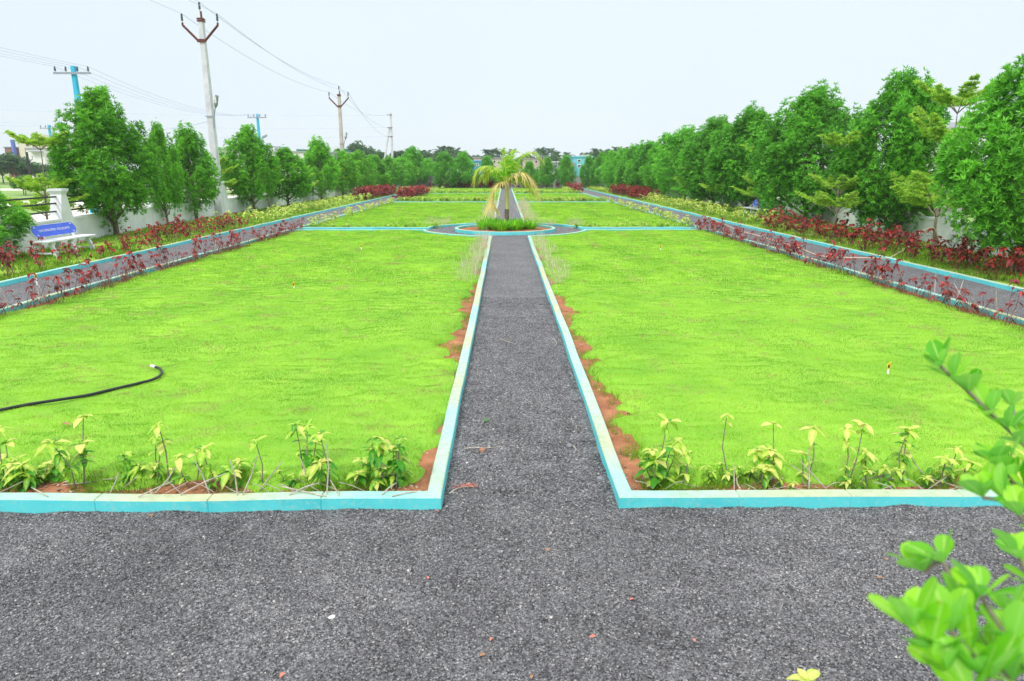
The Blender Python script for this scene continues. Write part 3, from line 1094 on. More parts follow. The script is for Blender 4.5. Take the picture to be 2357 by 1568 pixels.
TC = ("trunk", "crown")
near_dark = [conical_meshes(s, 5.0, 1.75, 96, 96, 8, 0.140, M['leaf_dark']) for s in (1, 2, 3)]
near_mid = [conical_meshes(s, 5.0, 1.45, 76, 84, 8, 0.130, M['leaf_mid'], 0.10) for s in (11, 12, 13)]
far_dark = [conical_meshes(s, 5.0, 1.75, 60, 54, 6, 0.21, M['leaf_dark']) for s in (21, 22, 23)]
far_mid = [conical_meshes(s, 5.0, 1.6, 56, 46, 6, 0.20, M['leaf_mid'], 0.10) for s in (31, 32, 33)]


def htop(p, yt):
    """height of a thing standing at p whose top shows at photo row yt"""
    x = CX
    d = ray(x, yt)
    return CAM_H + d.z * (p.y / d.y)


# left row: (photo x, foot row, top row, half width in px, meshes, label)
TREES_L = [
    (-62, 600, 405, 118, near_mid[2], "bright green willow-leaved tree cut by the photo's left edge, nearest the camera"),
    (266, 545, 226, 100, near_mid[0], "tallest willow-leaved tree of the left row, just behind the white bench"),
    (386, 521, 300, 40, near_mid[1], "slim pale willow-leaved tree squeezed between the tall tree and the next one"),
    (452, 508, 303, 58, near_mid[2], "willow-leaved tree standing right beside the big grey utility pole"),
    (584, 489, 302, 56, near_mid[0], "dark pointed willow-leaved tree in front of the far blue pole"),
    (666, 478, 350, 58, near_mid[1], "broad pale tree in front of the white house, left row"),
    (740, 464, 327, 44, near_mid[2], "dark tree with a sharp tall tip left of the second concrete pole"),
    (790, 458, 354, 42, far_mid[0], "pale green tree at the foot of the second concrete pole"),
    (829, 452, 353, 34, far_mid[1], "slender light green tree right of the second concrete pole"),
    (862, 447, 366, 46, far_mid[2], "rounded light green tree above the far blue bench"),
    (898, 442, 367, 40, far_mid[0], "light green tree behind the far left red shrubs"),
    (925, 436, 366, 34, far_mid[1], "light green tree in front of the leaning strut pole"),
    (952, 434, 346, 36, far_dark[1], "taller dark tree near the far left corner of the garden"),
    (980, 431, 369, 40, far_dark[2], "low broad dark tree at the far left corner of the garden"),
]
for (x, yb, yt, hwp, me, lab) in TREES_L:
    p = gp(x, yb)
    H = htop(p, yt)
    rad = hwp * p.y / F * 1.08
    base_r = 1.45 if me in near_mid else (1.75 if me in far_dark else 1.6)
    s = rad / base_r
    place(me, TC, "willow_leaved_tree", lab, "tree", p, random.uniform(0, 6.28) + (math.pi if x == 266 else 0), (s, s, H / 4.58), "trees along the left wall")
TREES_B = [(1025, 432, 356, 40, 0, "tree before the back wall, first right of the far left corner"),
           (1069, 431, 356, 42, 1, "fullest dark tree before the back wall, left of the palm"),
           (1122, 430, 364, 34, 2, "dark tree before the back wall peeping out left behind the palm"),
           (1216, 430, 375, 32, 0, "dark tree before the back wall half hidden by the palm's right fronds"),
           (1259, 433, 369, 32, 1, "dark tree before the back wall, just right of the palm"),
           (1301, 433, 362, 30, 2, "slim dark tree before the back wall, left of the cyan building"),
           (1352, 431, 364, 30, 0, "dark tree before the back wall in front of the cyan building")]
for (x, yb, yt, hwp, k, lab) in TREES_B:
    p = gp(x, yb + 3)
    p.y = min(p.y, 86.5)
    H = htop(p, yt)
    s = hwp * p.y / F / 1.75 * 0.78
    place(far_dark[k], TC, "willow_leaved_tree", lab, "tree", p, random.uniform(0, 6.28), (s, s, H / 4.58), "trees along the back wall")
TREES_R = [
    (2338, 628, 128, 168, near_dark[0], "biggest dark tree, cut by the right edge of the photo"),
    (2046, 549, 194, 116, near_dark[1], "tall two-tipped dark tree behind the red shrubs, second in the right row"),
    (1850, 512, 221, 118, near_dark[2], "wide dark tree hiding the right-hand blue bench"),
    (1718, 488, 264, 92, near_dark[0], "dark tree of the right row just left of the right-hand blue bench"),
    (1640, 475, 286, 80, near_dark[1], "dark tree of the right row behind the yellow shrubs, fourth from the edge tree"),
    (1574, 464, 305, 66, far_dark[0], "dark tree of the right row, fifth beyond the edge tree"),
    (1528, 457, 322, 56, far_dark[1], "dark tree of the right row, sixth beyond the edge tree"),
    (1490, 452, 333, 50, far_dark[2], "dark tree of the right row behind the far red shrubs"),
    (1459, 447, 342, 44, far_dark[0], "dark tree of the right row left of the far red shrubs"),
    (1432, 443, 350, 40, far_dark[1], "small looking dark tree third from the far end of the right row"),
    (1409, 439, 353, 36, far_dark[2], "small looking dark tree second from the far end of the right row"),
    (1388, 436, 356, 32, far_dark[0], "last small looking dark tree at the far end of the right row"),
]
for (x, yb, yt, hwp, me, lab) in TREES_R:
    p = gp(x, yb)
    H = htop(p, yt)
    s = hwp * p.y / F / 1.75 * 1.06
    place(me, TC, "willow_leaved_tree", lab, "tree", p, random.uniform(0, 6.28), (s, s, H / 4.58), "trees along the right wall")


# tiered lime-green trees
def tiered_meshes(seed, H, tiers, leaf=0.06, bare=0.28, mat=None, dens=1.0):
    """tiers: (height fraction, branch length, rise)"""
    rng = np.random.default_rng(seed)
    tr, g = Geo(), Geo()
    bend = lambda z: Vector((0.06 * math.sin(1.4 * z + seed), 0.06 * math.cos(1.1 * z + seed * 2), z))
    tr.tube([bend(z) for z in np.linspace(-0.05, H * tiers[-1][0], 10)], list(np.linspace(0.045, 0.010, 10)), 6)
    for (hf, bl, rise) in tiers:
        z = H * hf
        nb = rng.integers(6, 8)
        a0 = rng.uniform(0, 6.28)
        for i in range(nb):
            a = a0 + i * 6.283 / nb + rng.normal(0, 0.15)
            L = bl * rng.uniform(0.75, 1.15)
            o = bend(z)
            d = Vector((math.cos(a), math.sin(a), 0))
            pts = [o + d * (L * u) + Vector((0, 0, rise * L * (u ** 0.85) - 0.04 * L * u * u)) for u in (0, 0.25, 0.5, 0.75, 1.0)]
            tr.tube(pts, [0.014, 0.011, 0.008, 0.006, 0.003], 5, cap=False)
            for q in range(int(30 * dens)):
                u = rng.uniform(0.22, 1.0)
                k = min(3, int(u * 4))
                p = pts[k].lerp(pts[k + 1], u * 4 - k)
                sgn = 1 if q % 2 else -1
                s = Vector((-d.y, d.x, 0)) * sgn
                tl = L * 0.42 * (1.08 - u) * rng.uniform(0.6, 1.2) + 0.05
                td = (d * 0.75 + s * 0.8 + Vector((0, 0, rng.uniform(0.05, 0.35)))).normalized()
                e = p + td * tl
                tr.tube([p, e], [0.004, 0.002], 4, cap=False)
                nn = max(2, int(tl / 0.07 * dens) + 1)
                C = np.array([tuple(p.lerp(e, (w + 0.6) / nn)) for w in range(nn)]) + rng.normal(0, 0.012, (nn, 3))
                A = np.tile(np.array(tuple(td)) * 0.45 + np.array([0, 0, 0.9]), (nn, 1))
                rosettes(g, C, A, 5, leaf, leaf * 0.5, np.clip(rng.normal(0.55, 0.2, nn), 0, 1), rng, (0.5, 1.3))
    return tr.mesh("trunk", M['twig'], True), g.mesh("crown", mat or M['leaf_lime'])


T_low = tiered_meshes(41, 2.4, [(0.34, 1.05, 0.62), (0.60, 0.85, 0.75), (0.86, 0.5, 0.9)], 0.075)
T_tall = tiered_meshes(42, 3.6, [(0.22, 1.25, 0.55), (0.38, 1.0, 0.72), (0.78, 0.80, 0.62)], 0.075)
T_slim = tiered_meshes(43, 2.2, [(0.46, 0.9, 0.5), (0.68, 0.65, 0.7), (0.88, 0.4, 0.9)], 0.07)
T_big = tiered_meshes(44, 4.6, [(0.20, 1.75, 0.66), (0.58, 1.25, 0.95), (0.80, 0.95, 0.85)], 0.08, dens=1.25)
# saplings of the right row stand a little forward of it
TIER = [
    (gp(122, 556), T_tall, 1.0, 0.4, "tall tiered lime tree with a flat open top, behind the white bench"),
    (gp(367, 513), T_slim, 1.0, 1.0, "thin lime sapling right of the tallest left tree"),
    (gp(519, 494), T_slim, 1.25, 2.0, "thin lime sapling in front of the big grey utility pole"),
    (gp(619, 483), T_slim, 1.2, 2.6, "lime sapling with spreading tiers between the dark pointed tree and the white house tree"),
    (gp(700, 468), T_low, 1.0, 3.0, "lime sapling with one bright spray before the sharp tipped dark tree"),
    (gp(775, 459), T_slim, 1.2, 0.0, "lime sapling on a bare stem near the second concrete pole"),
    (gp(1916, 545) + Vector((-0.15, -0.3, 0)), T_tall, 1.02, 0.9, "olive-lime tiered tree between the two nearest right-row gaps, above the red shrubs"),
    (gp(2150, 577), T_big, 1.0, 2.2, "biggest lime tiered tree, rising to an airy top beside the edge tree"),
    (gp(1780, 503) + Vector((-0.7, 0.2, 0)), T_tall, 1.0, 3.3, "lime tiered tree poking out left of the tree that hides the right bench"),
    (gp(1690, 485) + Vector((-0.8, 0, 0)), T_tall, 1.0, 0.7, "lime tiered tree poking out behind the yellow shrubs"),
    (gp(1620, 474) + Vector((-0.8, 0, 0)), T_low, 1.2, 1.7, "lime tiered tree poking out of the middle of the right row"),
]
for (p, me, sc, rz, lab) in TIER:
    place(me, TC, "tiered_lime_tree", lab, "tree", p, rz, sc, "tiered lime trees along the walls")


# ---------------------------------------------------------------- the palm and its bed
def frond(pts, dry, seed, parent, n=54, ll=0.42, wid=0.042, both=True):
    """a rachis with leaflets on both sides, hanging more the drier the frond"""
    rng = np.random.default_rng(seed)
    pts = [Vector(p) for p in pts]
    # smooth the control polygon
    P = []
    for i in range(41):
        u = i / 40 * (len(pts) - 1)
        k = min(int(u), len(pts) - 2)
        p0, p1, p2, p3 = pts[max(k - 1, 0)], pts[k], pts[k + 1], pts[min(k + 2, len(pts) - 1)]
        w = u - k
        P.append(0.5 * ((2 * p1) + (p2 - p0) * w + (2 * p0 - 5 * p1 + 4 * p2 - p3) * w * w + (3 * p1 - p0 - 3 * p2 + p3) * w ** 3))
    r = Geo()
    r.tube(P, list(np.linspace(0.018, 0.004, 41)), 5, col=(0.9, 0.9, 0.9))
    A, D, U, L, W, ag = [], [], [], [], [], []
    for i in range(n):
        u = 0.10 + 0.90 * i / (n - 1)
        k = min(int(u * 40), 39)
        p = P[k].lerp(P[k + 1], u * 40 - k)
        t = (P[k + 1] - P[k]).normalized()
        sd = t.cross(Vector((0, 0, 1)))
        sd = sd.normalized() if sd.length > 0.1 else Vector((1, 0, 0))
        up = sd.cross(t)
        for s in (-1, 1):
            d = (t * (0.42 + 0.45 * u) + sd * s * 0.90 + up * (0.30 - 0.2 * dry) + Vector(rng.normal(0, 0.16, 3))).normalized()
            A.append(tuple(p)); D.append(tuple(d)); U.append(tuple(up))
            L.append(ll * (0.55 + 0.9 * math.sin(math.pi * min(1, 0.18 + 0.72 * u))) * rng.uniform(0.75, 1.15) * 1.15)
            W.append(wid * rng.uniform(0.8, 1.2))
            ag.append(np.clip(dry * 0.75 + 0.35 * u - 0.1 + rng.normal(0, 0.14), 0, 1))
    A, D, U = np.array(A), np.array(D), np.array(U)
    droop = rng.uniform(0.2, 0.5, len(A)) + 0.35 * dry
    g = r
    strip_leaves(g, A, D, U, np.array(L), np.array(W), droop, np.array(ag), [0.5, 1.0, 0.85, 0.5, 0.05], 1 if dry > 0.7 else 0)
    return g.build("frond", [M['frond'], M['frond_dry']], parent)


pc = Vector((RX + 0.07, RY, 0))
palm = thing("palm_tree", "young palm with green and yellowing fronds in the round bed", "palm tree", pc)
g = Geo()
g.lathe([(0.085, 0.0), (0.080, 0.35), (0.078, 0.80)], 12)
g.build("trunk", M['bark'], palm, True)
g = Geo()
m, nt, b, out = newmat("palm_crownshaft")
_n = noise_node(nt, 6, 4, 0.6, obj_pos(nt))
nt.links.new(ramp(nt, _n.outputs["Fac"], [(0.3, (0.40, 0.46, 0.10, 1)), (0.7, (0.60, 0.60, 0.22, 1))]), b.inputs["Base Color"])
b.inputs["Roughness"].default_value = 0.5
M['crownshaft'] = m
g.lathe([(0.076, 0.80), (0.074, 1.2), (0.066, 1.55), (0.060, 1.72), (0.03, 1.86), (0.001, 1.90)], 12)
g.build("crownshaft", M['crownshaft'], palm, True)
z0 = 1.70
FR = [
    ([(0, 0, z0), (-0.03, 0.0, 2.1), (-0.08, -0.03, 2.5), (-0.16, -0.05, 2.88)], 0.10, 0.40),
    ([(0, 0, z0), (0.06, 0.04, 2.1), (0.15, 0.10, 2.5), (0.27, 0.15, 2.84)], 0.16, 0.40),
    ([(0, 0, z0), (0.20, -0.05, 2.14), (0.48, -0.10, 2.58), (0.86, -0.12, 2.80), (1.18, -0.12, 2.62)], 0.30, 0.40),
    ([(0, 0, z0), (-0.25, -0.10, 2.06), (-0.62, -0.15, 2.32), (-1.00, -0.20, 2.24), (-1.16, -0.22, 1.86)], 0.45, 0.36),
    ([(0, 0, z0), (0.22, -0.20, 1.94), (0.55, -0.30, 2.10), (0.90, -0.35, 1.84), (1.14, -0.38, 1.36)], 0.80, 0.40),
    ([(0, 0, z0 - 0.02), (0.32, 0.15, 1.90), (0.68, 0.22, 1.82), (0.96, 0.25, 1.42)], 0.62, 0.36),
    ([(0, 0, z0 - 0.03), (-0.20, -0.18, 1.78), (-0.46, -0.25, 1.56), (-0.56, -0.28, 1.10), (-0.54, -0.28, 0.80)], 0.82, 0.32),
    ([(0, 0, z0), (-0.26, 0.3, 2.1), (-0.55, 0.6, 2.25), (-0.85, 0.8, 1.95)], 0.42, 0.36),
    ([(0, 0, z0), (0.1, 0.35, 2.2), (0.15, 0.7, 2.45), (0.2, 1.0, 2.3)], 0.34, 0.36),
]
for i, (pts, dry, ll) in enumerate(FR):
    frond(pts, dry, 200 + i, palm, 60, ll)

# strap-leaved lilies round the palm
lil = []
for s in range(3):
    rng = np.random.default_rng(300 + s)
    n = 85
    a = rng.uniform(0, 6.28, n)
    r = rng.random(n) ** 0.5 * 0.16
    el = rng.uniform(0.65, 1.35, n)
    P = np.stack([np.cos(a) * r, np.sin(a) * r, np.zeros(n)], 1)
    D = np.stack([np.cos(a) * np.cos(el), np.sin(a) * np.cos(el), np.sin(el)], 1)
    U = np.stack([-np.cos(a) * np.sin(el), -np.sin(a) * np.sin(el), np.cos(el)], 1)
    g = Geo()
    strip_leaves(g, P, D, U, rng.uniform(0.35, 0.60, n), rng.uniform(0.028, 0.045, n), rng.uniform(0.05, 0.45, n), np.clip(rng.normal(0.45, 0.2, n), 0, 1), [0.7, 1, 0.95, 0.7, 0.05])
    lil.append(g.mesh("lily_clump", M['leaf_lily']))
spots = []
for i in range(16):
    a = i * 2.39996
    r = 1.0 * math.sqrt((i + 0.6) / 16)
    spots.append((RX + 0.02 + r * math.cos(a) * 1.05, RY - 0.05 + r * math.sin(a) * 0.9))
for i, (x, y) in enumerate(spots):
    o = link("lily_clump", lil[i % 3], None, (x, y, 0.08))
    o.rotation_euler = (0, 0, i * 1.3)
    o.scale = (random.uniform(0.85, 1.1),) * 3
    tag(o, "bright green strap-leaved clump under the palm in the round bed", "lily clump", "strap-leaved clumps under the palm")


# ---------------------------------------------------------------- shrubs in rows
def shrub_geo(seed, H, tops, n_stem, leaf, droop=0.9, low=0.35, wleaf=0.52, age=(0.55, 0.22), spread=0.12, side=4):
    """stems with a drooping whorl at the tip and leaves down the stem -> (stem Geo, leaf Geo)"""
    rng = np.random.default_rng(seed)
    st, lf = Geo(), Geo()
    P, D, U, L, W, A = [], [], [], [], [], []
    for s in range(n_stem):
        a = rng.uniform(0, 6.28)
        h = H * (1.0 if s == 0 else rng.uniform(0.45, 0.95))
        off = Vector((math.cos(a), math.sin(a), 0)) * spread * rng.uniform(0.3, 1.2)
        b0 = off * 0.25
        kink = Vector(rng.normal(0, 0.02, 3))
        pts = [b0 + Vector((0, 0, -0.03)), b0.lerp(off, 0.5) + Vector((0, 0, h * 0.5)) + kink, off + Vector((0, 0, h))]
        st.tube(pts, [0.0055, 0.0045, 0.0028], 5, cap=False)

        def whorl(p, n, sc, up):
            a1 = rng.uniform(0, 6.28)
            for i in range(n):
                a2 = a1 + i * 6.283 / n + rng.normal(0, 0.25)
                e = rng.uniform(-0.15, 0.75) if up else rng.uniform(-0.4, 0.35)
                d = np.array([math.cos(a2) * math.cos(e), math.sin(a2) * math.cos(e), math.sin(e)])
                u = np.array([-math.cos(a2) * math.sin(e), -math.sin(a2) * math.sin(e), math.cos(e)])
                P.append(tuple(p)); D.append(d); U.append(u)
                l_ = leaf * sc * rng.uniform(0.7, 1.15)
                L.append(l_); W.append(l_ * wleaf * rng.uniform(0.85, 1.15))
                A.append(np.clip(rng.normal(age[0] + (0.15 if up else -0.12), age[1]), 0, 1))
        whorl(pts[2], tops + int(rng.integers(-1, 2)), 1.0, True)
        whorl(pts[2] + Vector((0, 0, 0.01)), 3, 0.5, True)
        k = side
        for i in range(k):
            u = rng.uniform(low, 0.96)
            p = pts[0].lerp(pts[1], u * 2) if u < 0.5 else pts[1].lerp(pts[2], u * 2 - 1)
            whorl(p, 2, rng.uniform(0.6, 0.95), False)
    P = np.array(P)
    strip_leaves(lf, P, np.array(D), np.array(U), np.array(L), np.array(W), rng.uniform(0.25, 1.0, len(P)) * droop, np.array(A), [0.15, 0.8, 1.0, 0.75, 0.06])
    return st, lf


def shrub_meshes(seed, mat, stem_mat, **kw):
    st, lf = shrub_geo(seed, **kw)
    return st.mesh("stem", stem_mat), lf.mesh("leaves", mat)


SL = ("stem", "leaves")
red_leggy = [shrub_meshes(400 + s, M['leaf_red'], M['redstem'], H=0.38 + 0.05 * s, tops=6, n_stem=2 + s % 3, leaf=0.108, low=0.65, side=1 + s % 2, wleaf=0.58, droop=1.15, spread=0.26, age=(0.42, 0.26)) for s in range(6)]
red_bushy = [shrub_meshes(420 + s, M['leaf_red'], M['redstem'], H=0.62, tops=7, n_stem=4, leaf=0.125, low=0.4, side=3, spread=0.24, wleaf=0.56, droop=1.1, age=(0.34, 0.26)) for s in range(5)]
red_bare = [shrub_meshes(440 + s, M['leaf_red'], M['redstem'], H=0.26 + 0.04 * s, tops=4, n_stem=5, leaf=0.09, low=0.6, side=1, spread=0.3, age=(0.35, 0.26)) for s in range(4)]
yel = [shrub_meshes(460 + s, M['leaf_var'], M['twig'], H=0.42, tops=6, n_stem=3, leaf=0.13, low=0.25, side=4, spread=0.2, age=(0.62, 0.22)) for s in range(5)]
yel_low = [shrub_meshes(480 + s, M['leaf_var'], M['twig'], H=0.26, tops=5, n_stem=3, leaf=0.10, low=0.2, side=4, spread=0.16, age=(0.40, 0.24)) for s in range(4)]

srng = random.Random(99)
n_red = n_yel = 0


def row(kind, x0, x1, y0, y1, step, meshes, label, group, zmax=1.1, prob=1.0, zb=0.03):
    global n_red, n_yel
    y = y0
    while y < y1:
        if srng.random() < prob:
            x = srng.uniform(x0, x1)
            s = srng.uniform(0.75, zmax)
            place(srng.choice(meshes), SL, kind, label, "shrub", (x, y + srng.uniform(-step / 2, step / 2), zb), srng.uniform(0, 6.28), (s, s, s * srng.uniform(0.85, 1.2)), group)
            if kind == "red_shrub":
                n_red += 1
            else:
                n_yel += 1
        y += step


# red, left of the left walk / along the lawn
row("red_shrub", -10.7, -10.0, 9.0, 27.5, 0.24, red_leggy, "red-leaved stem in the strip in front of the white bench", "red shrubs before the white bench")
row("red_shrub", -11.2, -10.5, 20.2, 27.5, 0.28, red_leggy, "red-leaved stem in the strip in front of the white bench", "red shrubs before the white bench", 1.05)
row("red_shrub", -7.82, -7.45, 8.8, 26.0, 0.26, red_leggy + red_bare, "sparse red-leaved stem along the left edge of the front left lawn", "red shrubs along the front left lawn", 1.0)
# red, right
row("red_shrub", 9.8, 10.5, 9.0, 27.0, 0.32, red_bushy, "bushy red-leaved shrub in the strip under the right-hand trees", "red shrubs under the right-hand trees", 1.1)
row("red_shrub", 10.5, 11.6, 12.5, 27.5, 0.42, red_bushy, "bushy red-leaved shrub in the strip under the right-hand trees", "red shrubs under the right-hand trees", 1.2)
row("red_shrub", 7.08, 7.45, 8.8, 26.0, 0.27, red_leggy + red_bare + red_bushy[:2], "red-leaved stem along the right edge of the front right lawn", "red shrubs along the front right lawn", 1.0)
# yellow-green, next sections
row("variegated_shrub", -11.6, -10.1, 27.5, 52, 0.28, yel, "yellow-green shrub in the long band below the left-hand trees", "yellow shrubs below the left-hand trees", 1.2)
row("variegated_shrub", 10.0, 11.3, 27.5, 52, 0.26, yel, "yellow-green shrub in the band hiding the right bench's legs", "yellow shrubs below the right-hand trees", 1.3)
row("variegated_shrub", -7.8, -7.3, 27.2, 47, 0.55, yel, "small yellow-green shrub along the left edge of the second left lawn", "yellow shrubs along the second left lawn", 0.95)
row("variegated_shrub", 7.0, 7.5, 27.2, 47, 0.55, yel, "small yellow-green shrub along the right edge of the second right lawn", "yellow shrubs along the second right lawn", 0.95)


def row_x(x0, x1, y, step, label, group, jit=0.25, zmax=1.1):
    x = x0
    while x < x1:
        s = srng.uniform(0.7, zmax)
        place(srng.choice(yel_low), SL, "variegated_shrub", label, "shrub", (x + srng.uniform(-step / 2, step / 2), y + srng.uniform(0, jit), 0.02), srng.uniform(0, 6.28), s, group)
        x += step


row_x(-7.6, -2.4, 26.75, 0.24, "low yellow-green plant behind the cross kerb left of the round bed", "low plants on the second left lawn")
row_x(2.6, 7.4, 26.75, 0.26, "low yellow-green plant behind the cross kerb right of the round bed", "low plants on the second right lawn")


def shrub_mass(name, mat, stem, spots, seed, H, leaf, age, label_kind="stuff"):
    """the many small shrubs of the far rows, as one mass"""
    g = Geo()
    rr = np.random.default_rng(seed)
    var = [shrub_geo(seed + i, H=H, tops=6, n_stem=3, leaf=leaf, low=0.3, side=2, spread=0.2, age=age)for i in range(4)]
    for i, (x, y) in enumerate(spots):
        st, lf = var[i % 4]
        a, s = rr.uniform(0, 6.28), rr.uniform(0.75, 1.25)
        c, sn = math.cos(a) * s, math.sin(a) * s
        for src, mi in ((st, 0), (lf, 1)):
            V = np.concatenate(src.v)
            C = np.concatenate(src.c)
            W = np.stack([V[:, 0] * c - V[:, 1] * sn + x, V[:, 0] * sn + V[:, 1] * c + y, V[:, 2] * s + 0.03], 1)
            off = g.n
            g.v.append(W.astype(np.float32)); g.c.append(C); g.n += len(W)
            for f, _m in src.f:
                g.f.append((f + off, mi))
    return tag(g.build(name, [stem, mat]), kind='stuff')


sp = []
for _ in range(150):
    sp.append((srng.uniform(-11.5, -10.0), srng.uniform(52, 66)))
for _ in range(120):
    sp.append((srng.uniform(-8.0, -7.0), srng.uniform(49, 66)))
for _ in range(170):
    sp.append((srng.uniform(10.1, 11.6), srng.uniform(51, 68)))
for _ in range(40):
    sp.append((srng.uniform(7.1, 7.6), srng.uniform(66, 82)))
for _ in range(150):
    sp.append((srng.uniform(-9.5, 9.2), srng.uniform(85.8, 86.4)))
shrub_mass("red_shrub_rows", M['leaf_red'], M['redstem'], sp, 500, 0.75, 0.17, (0.5, 0.25))
sp = []
for _ in range(120):
    sp.append((srng.uniform(-11.8, -10.0), srng.uniform(66, 84)))
for _ in range(50):
    sp.append((srng.uniform(-8.6, -7.0), srng.uniform(66, 84)))
for _ in range(90):
    sp.append((srng.uniform(9.7, 11.5), srng.uniform(68, 84)))
for _ in range(50):
    sp.append((srng.uniform(6.6, 7.6), srng.uniform(74, 84)))
for y, n in ((49.1, 130), (66.8, 120)):
    for _ in range(n):
        x = srng.uniform(-7.6, 7.3)
        if not (PL - 0.4 < x < PR + 0.4):
            sp.append((x, y + srng.uniform(0, 0.5)))
shrub_mass("variegated_shrub_rows", M['leaf_var'], M['twig'], sp, 510, 0.30, 0.14, (0.46, 0.22))

# the plants behind the front kerb, one by one: (photo x, top row, stems, bushiness, words)
FRONT = [
    (14, 985, 2, 1, "tall two-stemmed variegated plant at the left end of the front kerb"),
    (62, 1060, 3, 4, "low leafy plant second from the left end of the front kerb"),
    (118, 1062, 4, 6, "low wide plant with dull green leaves at the left of the front kerb"),
    (188, 965, 3, 5, "tallest leafy plant of the left front bed, with big green leaves"),
    (284, 1048, 2, 5, "short rounded plant right of the tallest one in the left front bed"),
    (352, 1022, 1, 2, "thin plant left of the tall bare-stemmed one in the left front bed"),
    (392, 965, 2, 1, "tall bare-stemmed plant with a small cream tip in the left front bed"),
    (446, 1040, 2, 2, "low plant beside leaning dry sticks in the left front bed"),
    (522, 1030, 3, 4, "drooping leafy plant in the middle of the left front bed"),
    (606, 1010, 1, 1, "small umbrella-topped plant on a dry stick in the left front bed"),
    (704, 985, 3, 6, "big cream-leaved plant in the right half of the left front bed"),
    (764, 982, 2, 3, "tall forked plant beside an upright dry stick in the left front bed"),
    (842, 1075, 2, 3, "low plant left of the corner plant in the left front bed"),
    (905, 990, 5, 6, "bushiest cream and green plant at the corner of the left front bed"),
    (1512, 975, 5, 6, "bushiest lime plant at the corner of the right front bed"),
    (1562, 1045, 2, 2, "small lime plant leaning out from the right corner plant"),
    (1686, 962, 1, 1, "tall thin plant with a single pale tip leaf in the right front bed"),
    (1748, 1040, 4, 3, "low branching plant near the middle of the right front bed"),
    (1784, 975, 1, 1, "bare leaning stem with a small yellow tuft in the right front bed"),
    (1852, 995, 2, 2, "plant tied to an upright stick in the right front bed"),
    (1944, 975, 2, 2, "slanting plant with two pale tip leaves in the right front bed"),
    (2000, 1042, 2, 2, "short plant with an orange leaf in the right front bed"),
    (2074, 996, 3, 3, "twisted plant with a leafy head in the right front bed"),
    (2164, 1040, 2, 2, "star-topped cream plant in the right front bed"),
    (2214, 1075, 1, 2, "withered plant with hanging orange leaves in the right front bed"),
    (2338, 1035, 2, 3, "plant at the far right end of the front kerb"),
]
for i, (x, yt, ns, bush, lab) in enumerate(FRONT):
    p = gp(x, 1118 + (i * 7) % 14)
    H = max(0.16, htop(p, yt) - 0.02)
    me = shrub_meshes(600 + i, M['leaf_var'], M['twig'], H=H, tops=5 if bush > 1 else 4, n_stem=ns, leaf=0.112 if bush > 2 else 0.095,
                      low=0.22 if bush > 3 else 0.40, side=bush, spread=0.055 + 0.02 * bush, age=(0.50 - 0.03 * bush + 0.1 * (x > 1100), 0.22))
    place(me, SL, "variegated_shrub", lab, "shrub", (p.x, p.y, 0.015), 0, 1, "plants behind the front kerb")
for i in range(20):
    x = (-10 + i * 49) if i < 18 else 0
    x = srng.uniform(-20, 950) if i < 11 else srng.uniform(1540, 2330)
    p = gp(x, srng.uniform(1112, 1132))
    place(srng.choice(yel_low), SL, "variegated_shrub", "low leafy shoot filling the %s front bed between the taller plants" % ("left" if x < 1100 else "right"), "shrub", (p.x, p.y, 0.0), srng.uniform(0, 6.28), srng.uniform(0.45, 0.8), "low shoots in the front beds")
me = shrub_meshes(690, M['leaf_var'], M['twig'], H=0.24, tops=6, n_stem=2, leaf=0.09, low=0.3, side=4, spread=0.05, age=(0.62, 0.2))
place(me, SL, "variegated_shrub", "lime-yellow plant tip showing at the bottom edge of the photo on the gravel", "shrub", (1.13, 2.28, 0.0), 0.4, 1)

# dry sticks and twigs behind the front kerb
STICKS = [  # photo start, photo end (foot row first), height of the tip
    ((560, 1140), (592, 1050)), ((322, 1186), (398, 1108)), ((150, 1120), (268, 1100)), ((72, 1122), (108, 1148)), ((255, 1136), (272, 1090)),
    ((360, 1136), (408, 1070)), ((448, 1060), (480, 1136)), ((420, 1140), (520, 1090)), ((530, 1060), (546, 1140)), ((600, 1130), (650, 1062)),
    ((690, 1050), (708, 1120)), ((752, 1140), (752, 1022)), ((640, 1118), (745, 1150)), ((668, 1142), (735, 1112)), ((760, 1105), (780, 1145)),
    ((880, 1142), (912, 1112)), ((905, 1146), (960, 1132)), ((1690, 1128), (1688, 1066)), ((1705, 1132), (1695, 1100)), ((1862, 1128), (1862, 1030)),
    ((1842, 1062), (1900, 1128)), ((1820, 1070), (1880, 1108)), ((1990, 1108), (2090, 1080)), ((1985, 1078), (2055, 1106)), ((2090, 1040), (2130, 1100)),
    ((2128, 1098), (2220, 1130)), ((2150, 1122), (2300, 1118)), ((2260, 1118), (2340, 1104)), ((2240, 1100), (2330, 1120)), ((1760, 1112), (1802, 1100)),
]
for i, (a, b_) in enumerate(STICKS):
    lo, hi = (a, b_) if a[1] > b_[1] else (b_, a)
    p = gp(lo[0], min(lo[1], 1146) - 4, 0.03 if lo[1] < 1140 else 0.10)
    q = dp(hi[0], hi[1], p.y + 0.03 + 0.07 * srng.random())
    L = q - p
    k = p + L * 0.5 + Vector((srng.uniform(-0.01, 0.01), 0.01, srng.uniform(-0.01, 0.01)))
    o = Geo().tube([p - L * 0.05, k, q], [0.0052, 0.0046, 0.0034], 6).build("dry_stick", M['dry'])
    tag(o, "bare grey stick leaning among the plants behind the front kerb", "stick", "dry sticks behind the front kerb")

